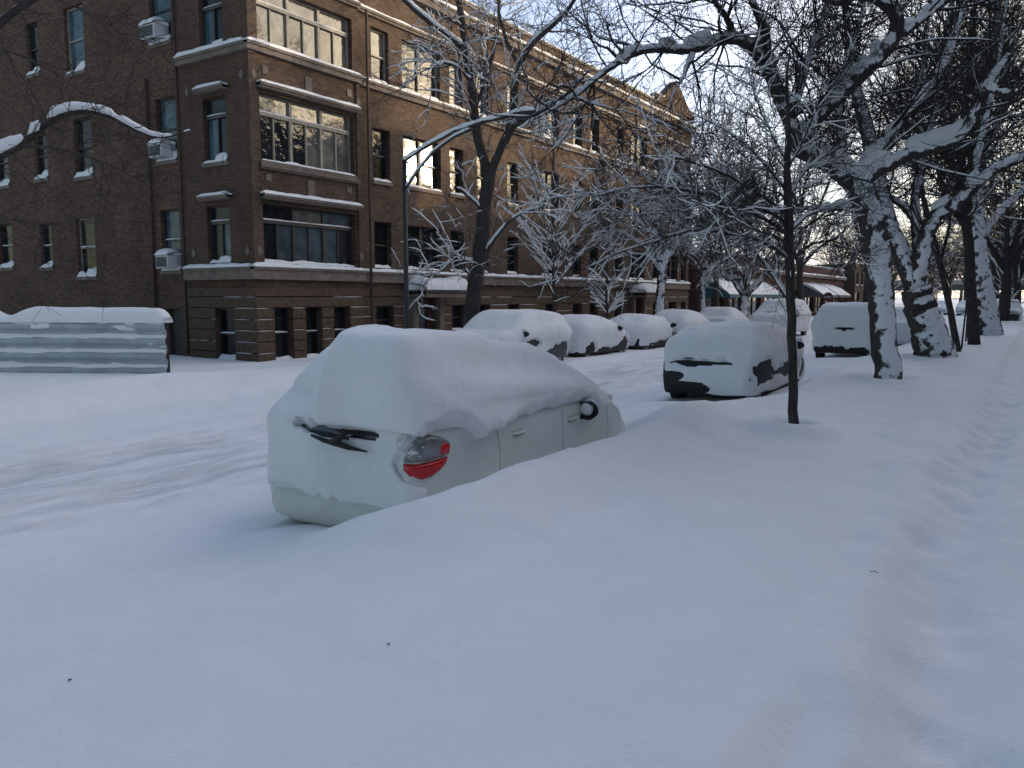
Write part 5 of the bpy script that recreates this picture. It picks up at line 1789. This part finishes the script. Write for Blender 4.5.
FT = [(1003, 52, 'dark bare tree at the right edge beyond the thickest trunk', 0, .6), (1016, 66, 'bare tree near the right edge, behind the dark green car', 1.1, .9), (996, 95, 'bare tree standing by the path near the viaduct', 2.2, 1.0),
      (948, 120, 'bare tree far off behind the thin slanting tree', .7, 1.0), (915, 105, 'bare tree far off seen through the fork', 2.9, 1.05), (890, 130, 'bare tree far off between shops and leaning trunk', 4.0, 1.1),
      (930, 160, 'distant bare tree in front of the viaduct, left part', 5.0, 1.1), (965, 165, 'distant bare tree in front of the viaduct, middle part', 3.3, 1.1), (1012, 150, 'distant bare tree in front of the viaduct, right part', 1.9, 1.1),
      (840, 140, 'distant bare tree above the roof of the shop row', 1.0, 1.2), (905, 262, 'bare tree beyond the viaduct, far left', 2.0, 1.3), (935, 258, 'bare tree beyond the viaduct, left of centre', 4.4, 1.5),
      (960, 266, 'bare tree beyond the viaduct, at centre', .4, 1.4), (985, 260, 'bare tree beyond the viaduct, right of centre', 3.7, 1.5), (1015, 264, 'bare tree beyond the viaduct, far right', 5.6, 1.4), (880, 262, 'bare tree beyond the viaduct, left of the leaning trunk', 5.9, 1.4)]
for k, (px, dd, lab, rz, sc) in enumerate(FT):
    far_tree(px, dd, 12, 70, lab, rz, sc)

# J: tree just outside the frame on the left whose snowy bough reaches in
base = (-16.2, 4.6, hz(-16.2, 4.6) - .2)
root = treeobj('street_tree', base, 'tree at the far left whose snow-covered bough arches across the brick flank', G_F)
t = Tree(9)
d = 13.0
bb = np.array(base)
j0 = at(-70, 200, d)
t.limbs([
    ([bb, bb + [0.05, .05, 2.2], j0], [.28, .24, .2]),
    ([j0] + tr([(-35, 175), (0, 154), (24, 146), (36, 136), (44, 122), (60, 113), (84, 108), (108, 114), (130, 126), (146, 138), (160, 141), (174, 137), (190, 130)], d, .8), [.12, .10, .08, .07, .065, .06, .055, .05, .045, .04, .03, .025, .015, .008]),
    (tr([(24, 146), (48, 147), (72, 152), (98, 160), (124, 172), (150, 186), (168, 204)], d, -.5), [.035, .022, .016, .012, .01, .008, .004]),
    ([j0] + tr([(-50, 90), (-20, 40), (15, 10), (50, -10)], d, -.5), [.12, .1, .08, .06, .04]),
    (tr([(-20, 40), (10, 52), (45, 66), (90, 100), (118, 150)], d - .3, -.4), [.02, .014, .010, .007, .004]),
    (tr([(30, -10), (60, 0), (90, 12), (112, 26), (140, 50)], d - .3, -.4), [.018, .014, .010, .007, .004]),
    ([j0] + tr([(-60, 230), (-20, 225), (20, 218), (60, 226), (90, 240)], d, .5), [.02, .014, .010, .008, .006, .004]),
], K=22)
l1 = t.grow(0, 14, 1.4, .008, .004, .15, 1.0, (30, 75), 8, .18, -.06, lr_t=.15, sel=slice(1, None))
l2 = t.grow(l1, 6, .5, .006, .003, .1, 1.0, (30, 70), 6, .2, -.03)
t.build(root, 1, 'bark_plain', 'twig', 1.0, th=(2.0, .016), origin=base, snowlevels=(0,), p_snow=.62, snowsel=[1])

# ------------------------------------------------------------------ small debris on the snow
dg_ = [((874, 573), .045, 'small dark twig fragment lying on the snow right of centre'), ((69, 682), .03, 'tiny dark scrap in the snow at lower left'),
       ((388, 646), .022, 'tiny forked twig end in the snow at bottom centre')]
for (px, py), s_, lab in dg_:
    b_ = at(px, py, 3)
    # follow the sight line down to the snow
    o_ = np.array([0, 0, EYE]); dd_ = (b_ - o_); tt = 1.0
    for _ in range(400):
        q = o_ + dd_ * tt
        if q[2] <= hz(q[0], q[1]): break
        tt += .005
    mb = MB(); mb.tube([(-s_ / 2, 0, .004), (0, .01, .01), (s_ / 2, -.01, .006)], [.0018, .0026, .0012], 5)
    o = mb.build('twig', M['bark_plain'], None); o.location = tuple(q)
    tag(o, lab, 'twig')

# ------------------------------------------------------------------ light
HAZE = 8.0
SUN_EL, SUN_AZ = 9.2, 40.0       # azimuth measured from +Y towards +X
w = bpy.data.worlds.new('World')
S.world = w
w.use_nodes = True
wt = w.node_tree
bg = wt.nodes['Background']
sky = wt.nodes.new('ShaderNodeTexSky')
sky.sky_type = 'NISHITA'
sky.sun_disc = False
sky.sun_elevation = math.radians(SUN_EL)
sky.sun_rotation = math.radians(SUN_AZ)
sky.air_density = 1.0
sky.dust_density = 1.2
sky.ozone_density = 1.0
# thin bright haze in the quarter of the sky round the sun
tcw = wt.nodes.new('ShaderNodeTexCoord')
dtw = wt.nodes.new('ShaderNodeVectorMath'); dtw.operation = 'DOT_PRODUCT'
dtw.inputs[1].default_value = (math.sin(math.radians(SUN_AZ)) * math.cos(math.radians(SUN_EL)), math.cos(math.radians(SUN_AZ)) * math.cos(math.radians(SUN_EL)), math.sin(math.radians(SUN_EL)))
wt.links.new(tcw.outputs['Generated'], dtw.inputs[0])
mrw = wt.nodes.new('ShaderNodeMapRange'); mrw.interpolation_type = 'SMOOTHSTEP'
mrw.inputs['From Min'].default_value = 0.0; mrw.inputs['From Max'].default_value = 0.65
wt.links.new(dtw.outputs['Value'], mrw.inputs['Value'])
nzw = wt.nodes.new('ShaderNodeTexNoise'); nzw.inputs['Scale'].default_value = 2.2; nzw.inputs['Detail'].default_value = 4
wt.links.new(tcw.outputs['Generated'], nzw.inputs['Vector'])
mmw = wt.nodes.new('ShaderNodeMath'); mmw.operation = 'MULTIPLY'
nrw = wt.nodes.new('ShaderNodeMapRange'); nrw.inputs['From Min'].default_value = .3; nrw.inputs['From Max'].default_value = .7; nrw.inputs['To Min'].default_value = .75; nrw.inputs['To Max'].default_value = 1.2
wt.links.new(nzw.outputs['Fac'], nrw.inputs['Value'])
wt.links.new(mrw.outputs[0], mmw.inputs[0]); wt.links.new(nrw.outputs[0], mmw.inputs[1])
hzw = wt.nodes.new('ShaderNodeMix'); hzw.data_type = 'RGBA'; hzw.blend_type = 'ADD'
crw = wt.nodes.new('ShaderNodeValToRGB')
crw.color_ramp.elements[0].position = .40; crw.color_ramp.elements[0].color = (.80, .90, 1.30, 1)
crw.color_ramp.elements[1].position = .80; crw.color_ramp.elements[1].color = (1.06, .95, .78, 1)
wt.links.new(dtw.outputs['Value'], crw.inputs['Fac'])
scw = wt.nodes.new('ShaderNodeVectorMath'); scw.operation = 'SCALE'; scw.inputs['Scale'].default_value = HAZE
wt.links.new(crw.outputs['Color'], scw.inputs[0])
wt.links.new(scw.outputs[0], hzw.inputs['B'])
wt.links.new(mmw.outputs[0], hzw.inputs['Factor'])
wt.links.new(sky.outputs['Color'], hzw.inputs['A'])
wt.links.new(hzw.outputs['Result'], bg.inputs['Color'])
bg.inputs['Strength'].default_value = 0.12
sd = bpy.data.lights.new('sun', 'SUN')
sd.energy = 2.8
sd.angle = math.radians(.55)
sd.color = (1.0, .78, .5)
so = bpy.data.objects.new('sun', sd)
COL.objects.link(so)
el, az = math.radians(SUN_EL), math.radians(SUN_AZ)
sv = Vector((math.sin(az) * math.cos(el), math.cos(az) * math.cos(el), math.sin(el)))
so.rotation_euler = sv.to_track_quat('Z', 'Y').to_euler()
so.location = (20, 20, 30)

vs = S.view_settings
vs.view_transform = 'Standard'
vs.look = 'None'
vs.gamma = 1
vs.exposure = 0.45
S.cycles.max_bounces = 6
S.cycles.diffuse_bounces = 3
